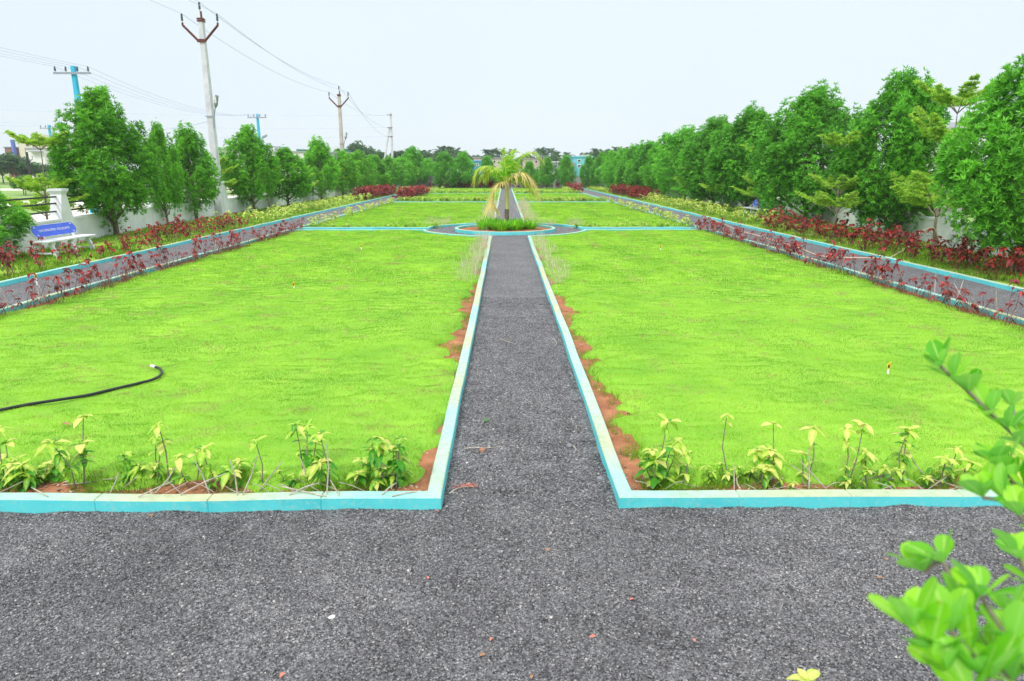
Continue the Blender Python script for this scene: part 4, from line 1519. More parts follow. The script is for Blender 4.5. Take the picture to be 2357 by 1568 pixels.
for i in range(34):
    x = srng.uniform(-10, 985) if i % 2 else srng.uniform(1470, 2340)
    p = gp(x, srng.uniform(1118, 1140), 0.03)
    a, l_ = srng.uniform(-0.5, 0.5) + (math.pi if srng.random() < 0.5 else 0), srng.uniform(0.06, 0.22)
    q = p + Vector((math.cos(a) * l_, abs(math.sin(a)) * l_ * 0.4, srng.uniform(0.0, 0.10)))
    o = Geo().tube([p, p.lerp(q, 0.5) + Vector((0, 0, srng.uniform(-0.005, 0.02))), q], [0.0036, 0.0032, 0.0022], 5).build("dry_stick", M['dry'])
    tag(o, "short broken twig lying low among the plants behind the front kerb", "stick", "short twigs behind the front kerb")

# dry grey sticks among the shrubs of the side rows
for i in range(44):
    side = -1 if i % 2 else 1
    x = (LX + 0.15 if side < 0 else RX2 - 0.15) + srng.uniform(-0.2, 0.2)
    y = srng.uniform(8.8, 25)
    h = srng.uniform(0.2, 0.5)
    p = Vector((x, y, 0.0))
    q = p + Vector((srng.uniform(-0.25, 0.25), srng.uniform(-0.25, 0.25), h))
    o = Geo().tube([p, q], [0.007, 0.005], 5).build("dry_stick", M['dry'])
    w = "left" if side < 0 else "right"
    tag(o, "dry grey stick poking up along the %s side of the front %s lawn" % (w, w), "stick", "dry sticks along the front %s lawn" % w)

# wisps of dead grass
dryg = []
for s in range(4):
    rng = np.random.default_rng(700 + s)
    n = 70
    a = rng.uniform(0, 6.28, n)
    r = rng.random(n) ** 0.5 * 0.22
    el = rng.uniform(0.75, 1.5, n)
    P = np.stack([np.cos(a) * r, np.sin(a) * r, np.full(n, -0.02)], 1)
    a2 = a + rng.normal(0, 0.8, n)
    D = np.stack([np.cos(a2) * np.cos(el), np.sin(a2) * np.cos(el), np.sin(el)], 1)
    U = np.stack([-np.cos(a2) * np.sin(el), -np.sin(a2) * np.sin(el), np.cos(el)], 1)
    g = Geo()
    strip_leaves(g, P, D, U, rng.uniform(0.2, 0.58, n), rng.uniform(0.003, 0.0055, n), rng.uniform(0.0, 0.5, n), np.clip(rng.normal(0.5, 0.25, n), 0, 1), [1, 0.9, 0.7, 1.4, 0.2])
    dryg.append(g.mesh("dry_grass_tuft", M['drygrass']))


def dry(x, y, s, label, group):
    o = link("dry_grass_tuft", srng.choice(dryg), None, (x, y, 0.03))
    o.rotation_euler = (0, 0, srng.uniform(0, 6.28))
    o.scale = (s, s, s * srng.uniform(0.8, 1.2))
    tag(o, label, "dry grass", group)


for i in range(15):
    dry(kl - srng.uniform(0.12, 0.34), 13.6 + i * 0.62, srng.uniform(0.7, 1.15), "wisp of dead grass along the left kerb of the near path", "dead grass left of the near path")
for i in range(14):
    dry(kr + srng.uniform(0.12, 0.36), 13.2 + i * 0.62, srng.uniform(0.6, 1.05), "wisp of dead grass along the right kerb of the near path", "dead grass right of the near path")
for i in range(20):
    dry(kl - srng.uniform(0.1, 0.5), 29.0 + i * 0.85, srng.uniform(0.9, 1.35), "wisp of dead grass left of the path beyond the palm", "dead grass left beyond the palm")
for i in range(20):
    dry(kr + srng.uniform(0.1, 0.5), 29.0 + i * 0.95, srng.uniform(0.9, 1.35), "wisp of dead grass right of the path beyond the palm", "dead grass right beyond the palm")
for i in range(9):
    dry(srng.uniform(-3.2, -1.2), srng.uniform(27.8, 29.2), srng.uniform(0.6, 0.9), "thin dead grass behind the ring kerb left of the palm", "dead grass behind the ring left")
for i in range(10):
    dry(srng.uniform(1.3, 3.4), srng.uniform(27.6, 28.8), srng.uniform(0.6, 0.9), "thin dead grass behind the ring kerb right of the palm", "dead grass behind the ring right")


# ---------------------------------------------------------------- bench
def backboard(parent, name, L, H, T, mat):
    """slab with clipped, bowed ends"""
    prof = []
    for i in range(9):
        u = i / 8
        prof.append((L / 2 - 0.10 * (2 * u - 1) ** 2 - 0.02, -H / 2 + H * u))
    prof += [(-x, z) for x, z in reversed(prof)]
    g = Geo()
    n = len(prof)
    V = [(-T / 2, x, z) for x, z in prof] + [(T / 2, x, z) for x, z in prof]
    g.add(V, [tuple(range(n))[::-1]])
    g.f.append((np.asarray([tuple(range(n, 2 * n))], dtype=np.int32), 0))
    g.f.append((np.asarray([(i, (i + 1) % n, n + (i + 1) % n, n + i) for i in range(n)], dtype=np.int32), 0))
    return g.build(name, mat, parent)


def make_bench(loc, rz, label, text=True):
    root = thing("garden_bench", label, "bench", loc, rz, "white benches with blue backs")
    # local x = front, y along the bench
    g = Geo()
    g.box(-0.22, 0.22, -1.02, 1.02, 0.385, 0.43)
    g.f  # seat slab
    o = g.build("seat", M['bench'], root)
    bv = o.modifiers.new("edge", 'BEVEL'); bv.width = 0.012; bv.segments = 2
    for y in (-0.80, 0.0, 0.80):
        l = Geo()
        # S-curved front and rear legs joined by a foot rail
        fr = [(0.19, y, 0.0), (0.21, y, 0.10), (0.15, y, 0.22), (0.10, y, 0.32), (0.14, y, 0.384)]
        rr_ = [(-0.34, y, 0.0), (-0.30, y, 0.12), (-0.22, y, 0.26), (-0.20, y, 0.384)]
        for pl in (fr, rr_):
            for a, b_ in zip(pl[:-1], pl[1:]):
                l.add([(a[0] - 0.05, y - 0.035, a[2]), (a[0] + 0.05, y - 0.035, a[2]), (a[0] + 0.05, y + 0.035, a[2]), (a[0] - 0.05, y + 0.035, a[2]),
                       (b_[0] - 0.05, y - 0.035, b_[2]), (b_[0] + 0.05, y - 0.035, b_[2]), (b_[0] + 0.05, y + 0.035, b_[2]), (b_[0] - 0.05, y + 0.035, b_[2])],
                      [(0, 1, 5, 4), (1, 2, 6, 5), (2, 3, 7, 6), (3, 0, 4, 7), (4, 5, 6, 7)])
        l.box(-0.28, 0.14, y - 0.025, y + 0.025, 0.08, 0.12)
        l.build("leg", M['bench'], root)
    for y in (-0.62, 0.62):
        s = Geo()
        s.add([(-0.22, y - 0.05, 0.43), (-0.15, y - 0.05, 0.43), (-0.15, y + 0.05, 0.43), (-0.22, y + 0.05, 0.43),
               (-0.37, y - 0.05, 0.74), (-0.305, y - 0.05, 0.74), (-0.305, y + 0.05, 0.74), (-0.37, y + 0.05, 0.74)],
              [(0, 1, 5, 4), (1, 2, 6, 5), (2, 3, 7, 6), (3, 0, 4, 7), (4, 5, 6, 7)])
        s.build("back_support", M['bench'], root)
    bk = backboard(root, "backrest", 1.86, 0.335, 0.05, M['bench'])
    bk.location = (-0.28, 0, 0.635)
    bk.rotation_euler = (0, R_(-23), 0)
    pn = backboard(bk, "blue_face", 1.82, 0.305, 0.012, M['benchblue'])
    pn.location = (0.030, 0, 0)
    if text:
        cu = bpy.data.curves.new("lettering", 'FONT')
        cu.body = "SVR DEVELOPERS  ROLUGUNTA"
        cu.size = 0.088
        cu.align_x = 'CENTER'
        cu.align_y = 'CENTER'
        cu.extrude = 0.001
        cu.materials.append(M['white'])
        tmp = bpy.data.objects.new("lettering_curve", cu)
        COL.objects.link(tmp)
        tme = bpy.data.meshes.new_from_object(tmp.evaluated_get(bpy.context.evaluated_depsgraph_get()))
        bpy.data.objects.remove(tmp)
        tx = link("lettering", tme, bk)
        tx.location = (0.039, 0, 0)
        tx.rotation_euler = (R_(90), 0, R_(90))
        orn = Geo()
        for sy in (-1, 1):
            for sz in (-1, 1):
                c = (0.0395, sy * 0.74, sz * 0.095)
                for a in range(5):
                    an = a * 0.7 + (0.4 if sz > 0 else 2.6)
                    orn.tube([c, (c[0], c[1] + 0.045 * math.cos(an), c[2] + 0.045 * math.sin(an))], [0.005, 0.003], 4)
        orn.build("corner_ornament", M['white'], bk)
    return root


make_bench((-11.72, 18.45, 0.03), R_(0), "white concrete bench with blue lettered back, in front of the left wall")
make_bench((11.9, 33.0, 0.03), R_(180), "blue-backed bench half hidden under the wide dark tree on the right", True)
make_bench((-12.4, 60.5, 0.03), R_(0), "distant blue-backed bench beyond the far left red shrubs", True)


# ---------------------------------------------------------------- poles and wires
def shaft(root, H, a0, b0, a1, b1, mat, name="shaft", x0=0, y0=0, dx=0, dy=0):
    g = Geo()
    g.frustum(x0, y0, -0.3, H, a0, b0, a1, b1, 0, dx, dy)
    o = g.build(name, mat, root)
    bv = o.modifiers.new("edge", 'BEVEL'); bv.width = 0.02; bv.segments = 2
    return o


def insulator(root, p):
    g = Geo()
    g.lathe([(0.012, 0), (0.012, 0.10), (0.05, 0.10), (0.055, 0.16), (0.03, 0.18), (0.05, 0.20), (0.052, 0.26), (0.028, 0.28), (0.045, 0.30), (0.045, 0.36), (0.02, 0.40), (0.001, 0.42)], 10, 0, p)
    return g.build("insulator", M['insulator'], root, True)


def v_pole(loc, H, mat, label, lamp=True):
    root = thing("utility_pole", label, "utility pole", loc, 0, "grey poles of the overhead line")
    shaft(root, H, 0.17, 0.20, 0.105, 0.12, mat)
    g = Geo()
    for s in (-1, 1):
        a, b_ = Vector((s * 0.16, -0.14, H - 1.02)), Vector((s * 0.80, -0.14, H - 0.36))
        g.tube([a, b_], 0.055, 4)
        g.tube([b_, b_ + Vector((0, 0, 0.10))], 0.05, 4)
    g.box(-0.20, 0.20, -0.19, -0.122, H - 1.09, H - 0.95)
    g.build("cross_arm", M['rust'], root)
    c = Geo()
    c.box(-0.14, 0.14, -0.15, 0.15, H - 0.20, H - 0.14)
    c.box(-0.14, 0.14, -0.15, 0.15, H - 0.11, H - 0.05)
    c.box(0.06, 0.14, -0.19, -0.152, H - 0.18, H + 0.22)
    c.build("top_bracket", M['rust'], root)
    ins = [(-0.80, -0.14, H - 0.27), (0.06, -0.17, H + 0.21), (0.80, -0.14, H - 0.27)]
    for q in ins:
        insulator(root, q)
    if lamp:
        z = H * 0.52
        a = Geo()
        a.tube([(0.17, -0.16, z - 0.5), (0.24, -0.22, z + 0.05), (0.40, -0.34, z + 0.45)], 0.028, 8)
        a.box(-0.19, 0.28, -0.215, -0.19, z + 0.02, z + 0.06)
        a.build("lamp_arm", M['steel'], root)
        h = Geo()
        h.tube([(0.40, -0.34, z + 0.42), (0.44, -0.37, z + 0.55), (0.56, -0.45, z + 0.95)], [0.05, 0.10, 0.085], 8)
        lh = h.build("lamp_head", M['greyroof'], root)
        Geo().box(0.46, 0.54, -0.53, -0.50, z + 0.60, z + 0.88).build("lens", M['stone_pale'], lh)
    return root, [Vector(loc) + Vector(q) + Vector((0, 0, 0.40)) for q in ins]


def top_of(x, y, Y):
    return dp(x, y, Y)


P1 = dp(467, 40, 34.0)
P2 = dp(780, 216, 61.0)
P3 = dp(899, 259, 86.3)
xw1 = -14.5
p1, i1 = v_pole((P1.x - 0.10, 34.0, -0.1), P1.z + 0.1, M['concrete'], "tall pale concrete pole with rusty V arm and lamp in the left tree row")
p2, i2 = v_pole((P2.x, 61.0, -0.1), P2.z + 0.1, M['concrete_tan'], "smaller tan concrete pole with a V arm in the left tree row")
t = thing("utility_pole", "plain grey pole propped by a leaning strut at the far left corner", "utility pole", (P3.x, 86.3, 0), 0, "grey poles of the overhead line")
H3 = P3.z
shaft(t, H3, 0.14, 0.16, 0.10, 0.11, M['concrete'])
shaft(t, H3 * 0.80, 0.11, 0.11, 0.09, 0.09, M['concrete'], "strut", -1.75, 0.0, 1.55, -0.0)
for z in (H3 - 0.3, H3 - 1.75, H3 - 2.8):
    Geo().box(-0.45, 0.20, -0.24, -0.18, z - 0.035, z + 0.035).build("cross_arm", M['rust'], t)
i3 = [Vector((P3.x - 0.5, 86.1, H3 - 0.3)), Vector((P3.x - 0.5, 86.1, H3 - 1.75)), Vector((P3.x - 0.5, 86.1, H3 - 2.8))]


def blue_pole(x, ytop, Y, label, lean=0.0, half=False):
    p = dp(x, ytop, Y)
    root = thing("utility_pole", label, "utility pole", (p.x, Y, -0.1), 0, "blue poles along the outer road")
    H = p.z + 0.1
    shaft(root, H, 0.165, 0.165, 0.10, 0.10, M['bluepaint'])
    g = Geo()
    g.box(-0.95, 0.95, -0.21, -0.14, H - 0.42, H - 0.32)
    g.build("cross_arm", M['steel'], root)
    tips = []
    for q in (-0.85, -0.30, 0.30, 0.85):
        g = Geo()
        g.lathe([(0.012, 0), (0.012, 0.06), (0.05, 0.06), (0.05, 0.16), (0.03, 0.20), (0.045, 0.22), (0.02, 0.28), (0.001, 0.29)], 8, 0, (q, -0.175, H - 0.32))
        g.build("insulator", M['insulator'], root)
        tips.append(Vector((p.x + q, Y - 0.175, H - 0.15)))
    a = Geo()
    z = H * 0.66
    a.tube([(0.20, -0.2, z - 0.6), (0.24, -0.2, z), (0.36, -0.28, z + 0.32)], 0.03, 8)
    a.build("lamp_arm", M['steel'], root)
    h = Geo()
    h.tube([(0.34, -0.27, z + 0.30), (0.50, -0.32, z + 0.40), (0.92, -0.45, z + 0.55)], [0.05, 0.14, 0.11], 8)
    h.build("lamp_head", M['steel'], root)
    for zz in (z - 0.05, z - 0.5):
        Geo().box(-0.19, 0.26, -0.20, -0.17, zz, zz + 0.05).build("clamp", M['black'], root)
    return root, tips


b1, t1 = blue_pole(168, 152, 38.0, "tall blue pole with a flat cross arm and lamp behind the tallest left tree")
b3, t3 = blue_pole(592, 262, 72.0, "distant blue pole standing behind the dark pointed tree")
b2, t2 = blue_pole(112, 288, 84.0, "distant blue pole with a second blue prop, left of the tallest tree")
# its prop
g = Geo()
hb = dp(112, 288, 84.0).z
g.frustum(1.0, 0.5, -0.3, hb * 0.72, 0.17, 0.17, 0.12, 0.12, 0, -0.95, -0.45)
g.build("prop", M['bluepaint'], b2)
pd = dp(61, 350, 105)
t = thing("utility_pole", "small dark pole with a V arm before the cream building", "utility pole", (pd.x, 105, 0))
shaft(t, pd.z, 0.17, 0.17, 0.12, 0.12, M['black'])
g = Geo()
for s in (-1, 1):
    g.tube([(s * 0.1, -0.2, pd.z - 1.6), (s * 0.85, -0.2, pd.z - 1.0)], 0.06, 4)
g.build("cross_arm", M['black'], t)
for s in (-0.85, 0.0, 0.85):
    insulator(t, (s, -0.2, pd.z - (0.95 if s else 0.0)))


def wire(a, b_, sag, label, r=0.011, group="overhead wires", n=18):
    pts = []
    for i in range(n + 1):
        u = i / n
        p = a.lerp(b_, u)
        pts.append(p - Vector((0, 0, 4 * sag * u * (1 - u))))
    o = Geo().tube(pts, r, 5, cap=False).build("power_line", M['wire'])
    tag(o, label, "wire", group)


i0 = [q + Vector((0.15, -30, 0.1)) for q in i1]
for k, nm in enumerate(("left arm", "top bracket", "right arm")):
    wire(i0[k], i1[k], 0.25, "wire from the top of the photo to the %s of the tall V-armed pole" % nm, 0.010)
    wire(i1[k], i2[k], 0.55, "overhead wire between the %s tips of the two V-armed poles" % nm, 0.013)
    wire(i2[k], i3[k], 0.7, "overhead wire from the %s of the tan pole to the propped pole" % nm, 0.015)
for k, (yl, nm) in enumerate(((250, "top"), (279, "middle"), (303, "lowest"))):
    wire(i3[k], dp(-60, yl, 80), 0.35, "%s of the three level wires running left from the propped pole" % nm, 0.016)
t0 = [q + Vector((0.6, -27, 0.3)) for q in t1]
for k, nm in enumerate(("outer left", "inner left", "inner right", "outer right")):
    wire(t0[k], t1[k], 0.3, "wire from the photo's left edge to the tall blue pole's %s insulator" % nm, 0.011)
    wire(t1[k], t3[k], 0.9, "wire between %s insulators of the tall and distant blue poles" % nm, 0.013)
wire(Vector((P1.x - 0.1, 34, P1.z * 0.50)), t1[1] + Vector((0, 0, -2.6)), 0.5, "slack cable from the tall V-armed pole to the tall blue pole", 0.016)
wire(Vector((P2.x, 61, P2.z * 0.50)), t3[1] + Vector((0, 0, -2.6)), 0.5, "slack cable from the tan pole to the distant blue pole", 0.016)
wire(dp(-60, 282, 80), t2[0], 0.2, "wire from the left edge of the photo to the propped blue pole", 0.018)


# ---------------------------------------------------------------- hoses, sprinklers, litter
def smooth(pts, k=6):
    pts = [Vector(p) for p in pts]
    out_ = []
    for i in range(len(pts) - 1):
        p0, p1, p2, p3 = pts[max(i - 1, 0)], pts[i], pts[i + 1], pts[min(i + 2, len(pts) - 1)]
        for j in range(k):
            w = j / k
            out_.append(0.5 * ((2 * p1) + (p2 - p0) * w + (2 * p0 - 5 * p1 + 4 * p2 - p3) * w * w + (3 * p1 - p0 - 3 * p2 + p3) * w ** 3))
    out_.append(pts[-1])
    return out_


hp = [gp(x, y, 0.09) for x, y in ((-120, 968), (0, 944), (60, 932), (130, 921), (200, 910), (260, 896), (320, 882), (356, 872), (372, 860), (368, 849), (358, 845))]
root = thing("garden_hose", "thick black hose with a white end curling across the front left lawn", "hose")
hp = smooth(hp)
Geo().tube(hp, 0.0145, 10).build("hose_body", M['hose'], root, True)
e = (hp[-1] - hp[-2]).normalized()
Geo().tube([hp[-1], hp[-1] + e * 0.09], 0.0165, 10).build("end_cap", M['white'], root, True)
hp = smooth([gp(x, y, 0.03) for x, y in ((1560, 483), (1640, 506), (1698, 530), (1735, 540), (1778, 553), (1835, 569), (1892, 590))] +
            [gp(2000, 594, 0.10), gp(2060, 596, 0.06)])
tag(Geo().tube(hp, 0.016, 8).build("garden_hose", M['hose_tan'], None, True), "long pinkish tan hose lying on the right-hand gravel walk", "hose")
hp = smooth([gp(2045, 596, 0.05), dp(2086, 572, 18.6), dp(2100, 560, 18.7), dp(2118, 536, 18.8), dp(2136, 527, 18.9), dp(2150, 526, 19.1), dp(2156, 540, 19.1), gp(2150, 572, 0.02)])
tag(Geo().tube(hp, 0.020, 8).build("garden_hose", M['hose_ochre'], None, True), "stiff ochre hose arching up beside the biggest lime tiered tree", "hose")
hp = smooth([gp(x, y, 0.07) for x, y in ((856, 487), (920, 491), (975, 497), (1010, 501), (1022, 504))])
tag(Geo().tube(hp, 0.018, 8).build("garden_hose", M['hose'], None, True), "thin black hose across the second left lawn", "hose")
hp = smooth([gp(x, y, 0.07) for x, y in ((985, 508), (1030, 509), (1070, 510))])
tag(Geo().tube(hp, 0.018, 8).build("garden_hose", M['hose'], None, True), "short black hose piece near the ring kerb on the second left lawn", "hose")


def sprinkler(p, s, label):
    root = thing("lawn_sprinkler", label, "sprinkler", p, 0.3, "yellow sprinklers in the lawns")
    root.scale = (s,) * 3
    Geo().lathe([(0.016, -0.05), (0.016, 0.035), (0.012, 0.045), (0.012, 0.085)], 10).build("riser", M['white'], root, True)
    g = Geo()
    for q in (-1, 1):
        g.tube(smooth([(0, 0, 0.08), (q * 0.018, 0, 0.10), (q * 0.020, 0, 0.14), (0, 0, 0.165)]), 0.006, 6)
    g.tube([(0, 0, 0.16), (0.035, 0, 0.17)], [0.010, 0.005], 6)
    g.build("yoke", M['yellow'], root, True)
    Geo().lathe([(0.001, 0.095), (0.011, 0.10), (0.011, 0.135), (0.001, 0.14)], 8).build("nozzle", M['black'], root, True)


sprinkler(gp(2043, 864, 0.03), 0.85, "yellow and white sprinkler standing in the front right lawn")
sprinkler(gp(677, 668, 0.04), 0.9, "small yellow sprinkler standing in the front left lawn")
sprinkler(gp(1520, 578, 0.05), 1.0, "tiny looking yellow sprinkler far off in the front right lawn")
sprinkler(gp(832, 576, 0.05), 1.0, "tiny looking yellow sprinkler far off in the front left lawn")
sprinkler(gp(85, 651, 0.10), 1.0, "yellow-white sprinkler among the red stems before the white bench")


def stone(p, r, mat, label, flat_=0.7, name="stone", cat="stone", group=None, seed=0):
    import bmesh
    bm = bmesh.new()
    bmesh.ops.create_icosphere(bm, subdivisions=2, radius=1.0)
    for v in bm.verts:
        d = v.co.normalized()
        k = 1 + 0.30 * mnoise.noise(d * 1.4 + Vector((seed, seed * 2.1, 0)))
        v.co = Vector((d.x * r * k * 1.15, d.y * r * k * 0.9, d.z * r * k * flat_))
    me = bpy.data.meshes.new(name)
    bm.to_mesh(me)
    bm.free()
    me.materials.append(mat)
    o = link(name, me, None, p + Vector((0, 0, r * flat_ * 0.55)))
    o.rotation_euler = (0, 0, seed * 1.7)
    tag(o, label, cat, group)
    return o


stone(gp(1110, 1040), 0.026, M['stone_red'], "reddish brown stone on the path beside a pale root", 0.85, seed=1)
stone(gp(1311, 1030), 0.026, M['stone_grey'], "dark grey stone near the right kerb of the path", 0.8, seed=2)
stone(gp(1382, 1103), 0.030, M['stone_grey'], "flat blue-grey stone chip close to the right kerb corner", 0.45, seed=3)
stone(gp(764, 1421), 0.016, M['stone_pale'], "white stone flake on the open gravel, left of centre", 0.3, seed=4)
stone(gp(793, 1456), 0.016, M['stone_grey'], "long grey stone flake near the white flake on the gravel", 0.3, seed=5)
stone(gp(1500, 1120), 0.016, M['stone_pale'], "small pale pebble by the foot of the right corner plant", 0.7, seed=6)
stone(gp(1496, 1238), 0.010, M['stone_pale'], "tiny white pebble just right of the path mouth", 0.7, seed=7)
stone(gp(1762, 1178), 0.020, M['stone_grey'], "grey stone half buried under the right front kerb", 0.5, seed=8)
stone(gp(2195, 1196), 0.022, M['stone_grey'], "dull stone on the gravel below the right front kerb near the branch", 0.5, seed=9)
stone(gp(878, 1120, 0.01), 0.030, M['stone_pale'], "tan stone lying on red soil behind the left front kerb", 0.7, seed=10)
for i, (x, y) in enumerate(((1560, 1060), (955, 1105), (1445, 1010), (1480, 1075), (940, 1060), (975, 1085), (990, 1030), (1005, 990), (1420, 985), (1432, 1040), (1410, 950), (1020, 940), (1465, 1095), (930, 1090), (1035, 890))):
    stone(gp(x, y, 0.0), 0.016, M['stone_red'], "small clod on the red soil beside the path kerbs", 0.7, "soil_clod", "clod", "clods on the red soil", 20 + i)


def litter(x, y, size, mat, label, group, seed):
    rr = np.random.default_rng(seed)
    g = Geo()
    a = rr.uniform(0, 6.28)
    D = np.array([[math.cos(a), math.sin(a), 0.12]])
    strip_leaves(g, np.array([[0, 0, 0.006]]), D, np.array([[0.0, 0.0, 1.0]]), np.array([size]), np.array([size * 0.55]), np.array([0.1]), np.array([0.5]), [0.1, 0.9, 1.0, 0.6, 0.05], 0, 0.6)
    o = g.build("fallen_leaf", mat, None, False, gp(x, y, 0.012))
    tag(o, label, "fallen leaf", group)


RED_L = [(1263, 1271), (1450, 1383), (1511, 1382), (1372, 1467), (2033, 1287), (1866, 1322), (2033, 1334), (1132, 1470), (800, 1531), (655, 1551), (1010, 1180), (700, 1206), (1118, 1508), (985, 1335), (1710, 1305), (2330, 1230), (1225, 1556), (175, 1205), (340, 1190), (1600, 1480), (530, 1205)]
for i, (x, y) in enumerate(RED_L):
    if i % 3 == 2:
        continue
    litter(x, y, 0.026 if i % 3 else 0.036, M['petal'] if i % 2 else M['leaf_fallen'], "scrap of fallen leaf or petal on the grey gravel", "fallen scraps on the gravel", 800 + i)
GR_L = [(140, 977, 0.09), (480, 836, 0.06), (646, 753, 0.05), (2088, 798, 0.06), (40, 772, 0.06), (1893, 985, 0.05), (930, 850, 0.05), (2300, 862, 0.05)]
for i, (x, y, s) in enumerate(GR_L):
    p = gp(x, y, 0.09)
    g = Geo()
    a = i * 1.9
    strip_leaves(g, np.array([[0, 0, 0.0]]), np.array([[math.cos(a), math.sin(a), 0.15]]), np.array([[0.0, 0.0, 1.0]]), np.array([s]), np.array([s * 0.5]), np.array([0.2]), np.array([0.5]), [0.1, 0.9, 1.0, 0.6, 0.05], 0, 0.5)
    tag(g.build("fallen_leaf", M['leaf_fallen'], None, False, p), "brown dead leaf lying on a front lawn", "fallen leaf", "dead leaves on the front lawns")


def root_twig(pix, label, fuzz=None):
    t = thing("root_twig", label, "twig")
    pts = smooth([gp(x, y, 0.015) for x, y in pix])
    Geo().tube(pts, list(np.linspace(0.005, 0.003, len(pts))), 5).build("strand", M['dry'], t)
    if fuzz:
        c = gp(*fuzz, 0.02)
        rr = np.random.default_rng(77)
        g = Geo()
        for i in range(34):
            d = Vector((rr.normal(0, 1), rr.normal(0, 0.6), abs(rr.normal(0, 0.4)))) * 0.035
            o_ = c + Vector((rr.normal(0, 0.022), rr.normal(0, 0.008), 0))
            g.tube([o_, o_ + d], 0.0015, 4, cap=False)
        g.build("root_hairs", M['petal'], t)


root_twig(((1035, 1136), (1045, 1128), (1062, 1122), (1085, 1120)), "pulled-up pale root with orange root hairs beside the left path kerb", (1075, 1119))
root_twig(((1068, 1033), (1090, 1030), (1120, 1031), (1150, 1028)), "long pale wavy root lying across the path by the brown stone")
root_twig(((1320, 1027), (1326, 1034), (1322, 1040)), "short hooked pale root beside the dark grey stone")
root_twig(((1150, 780), (1170, 787), (1188, 792)), "thin pale root near the middle of the path")
root_twig(((1272, 778), (1281, 790), (1276, 797)), "thin pale root against the right kerb of the path")
root_twig(((1096, 820), (1102, 828), (1098, 836)), "thin pale root against the left kerb of the path")
g = Geo()
rng = np.random.default_rng(31)
n = 14
a = rng.uniform(0, 6.28, n)
strip_leaves(g, np.zeros((n, 3)), np.stack([np.cos(a) * 0.7, np.sin(a) * 0.7, np.full(n, 0.7)], 1), np.stack([-np.cos(a) * 0.7, -np.sin(a) * 0.7, np.full(n, 0.7)], 1), rng.uniform(0.04, 0.08, n), np.full(n, 0.008), np.full(n, 0.3), np.full(n, 0.2), [0.8, 1, 0.6, 0.05])
tag(g.build("weed", M['leaf_dark'], None, False, gp(1117, 972, 0.01)), "small green weed growing in the middle of the gravel path", "weed")

# ---------------------------------------------------------------- near branches of the tiered tree beside the camera
nt_root = thing("tiered_lime_tree", "out-of-focus bright green branches reaching in from the right front corner", "tree", (0, 0, 0))
TRK = Vector((1.75, 0.95, 0))
tr = Geo()
tr.tube([TRK + Vector((0.02 * math.sin(z * 3), 0, z)) for z in np.linspace(0, 2.0, 8)], list(np.linspace(0.035, 0.012, 8)), 8)
lf = Geo()
lrng = np.random.default_rng(900)


def near_branch(nodes, depth, leaf, k=5, zj=1.2, r=0.0035):
    """nodes from the tip towards the trunk; depth at both ends"""
    n = len(nodes)
    P = [zp(x, y, depth[0] + (depth[1] - depth[0]) * i / max(1, n - 1)) for i, (x, y) in enumerate(nodes)]
    tr.tube(smooth(P) + [TRK + Vector((0, 0, zj))], r, 6, cap=False)
    for i, p in enumerate(P):
        ax = (P[max(i - 1, 0)] - P[min(i + 1, n - 1)]).normalized()
        A = np.array(tuple(ax)) * 0.5 + np.array([-0.1, 0.0, 0.85])
        m_ = k if i else k + 1
        A = A / np.linalg.norm(A)
        ref = unit(np.cross(A, lrng.normal(size=3)))
        ref2 = np.cross(A, ref)
        az = np.arange(m_) * 6.283 / m_ + lrng.uniform(0, 6.28) + lrng.normal(0, 0.2, m_)
        ph = lrng.uniform(0.35, 1.15, m_)
        D = A * np.cos(ph)[:, None] + (ref * np.cos(az)[:, None] + ref2 * np.sin(az)[:, None]) * np.sin(ph)[:, None]
        U = unit(A - D * (D @ A)[:, None] + lrng.normal(0, 0.15, (m_, 3)))
        L = leaf * lrng.uniform(0.6, 1.15, m_)
        strip_leaves(lf, np.tile(np.array(tuple(p)), (m_, 1)), D, U, L, L * lrng.uniform(0.48, 0.62, m_), lrng.uniform(-0.1, 0.25, m_), np.clip(lrng.normal(0.45, 0.25, m_), 0, 1), [0.06, 0.26, 0.56, 0.86, 1.0, 0.90, 0.42], 0, 0.16)


near_branch([(2166, 843), (2195, 872), (2230, 902), (2282, 954), (2322, 991), (2356, 1024), (2420, 1090)], (1.50, 1.40), 0.068, 5, 1.75)
near_branch([(2329, 935), (2354, 990), (2400, 1060)], (1.55, 1.45), 0.055, 4, 1.75)
near_branch([(2290, 1066), (2312, 1088), (2334, 1106), (2362, 1134), (2420, 1190)], (1.35, 1.25), 0.068, 5, 1.65)
near_branch([(2262, 1146), (2316, 1156), (2350, 1190), (2420, 1250)], (1.25, 1.15), 0.062, 5, 1.6)
near_branch([(2345, 1286), (2390, 1350), (2440, 1420)], (1.05, 1.0), 0.062, 5, 1.5)
near_branch([(2128, 1316), (2171, 1296), (2203, 1391), (2232, 1428), (2283, 1507), (2330, 1568), (2420, 1650)], (1.04, 0.84), 0.064, 5, 1.35, 0.003)
near_branch([(2100, 1450), (2140, 1500), (2180, 1548), (2240, 1610), (2420, 1720)], (0.84, 0.76), 0.060, 5, 1.3, 0.003)
near_branch([(2190, 1455), (2235, 1505), (2280, 1565), (2420, 1700)], (0.84, 0.76), 0.060, 5, 1.3, 0.003)
near_branch([(2258, 1373), (2328, 1486), (2362, 1540), (2430, 1640)], (0.92, 0.82), 0.060, 5, 1.35, 0.003)
near_branch([(2330, 1420), (2380, 1480), (2440, 1560)], (0.98, 0.9), 0.06, 4, 1.4, 0.003)
tr.build("branch", M['twig'], nt_root, True)
lf.build("leaves", M['leaf_near'], nt_root, True)


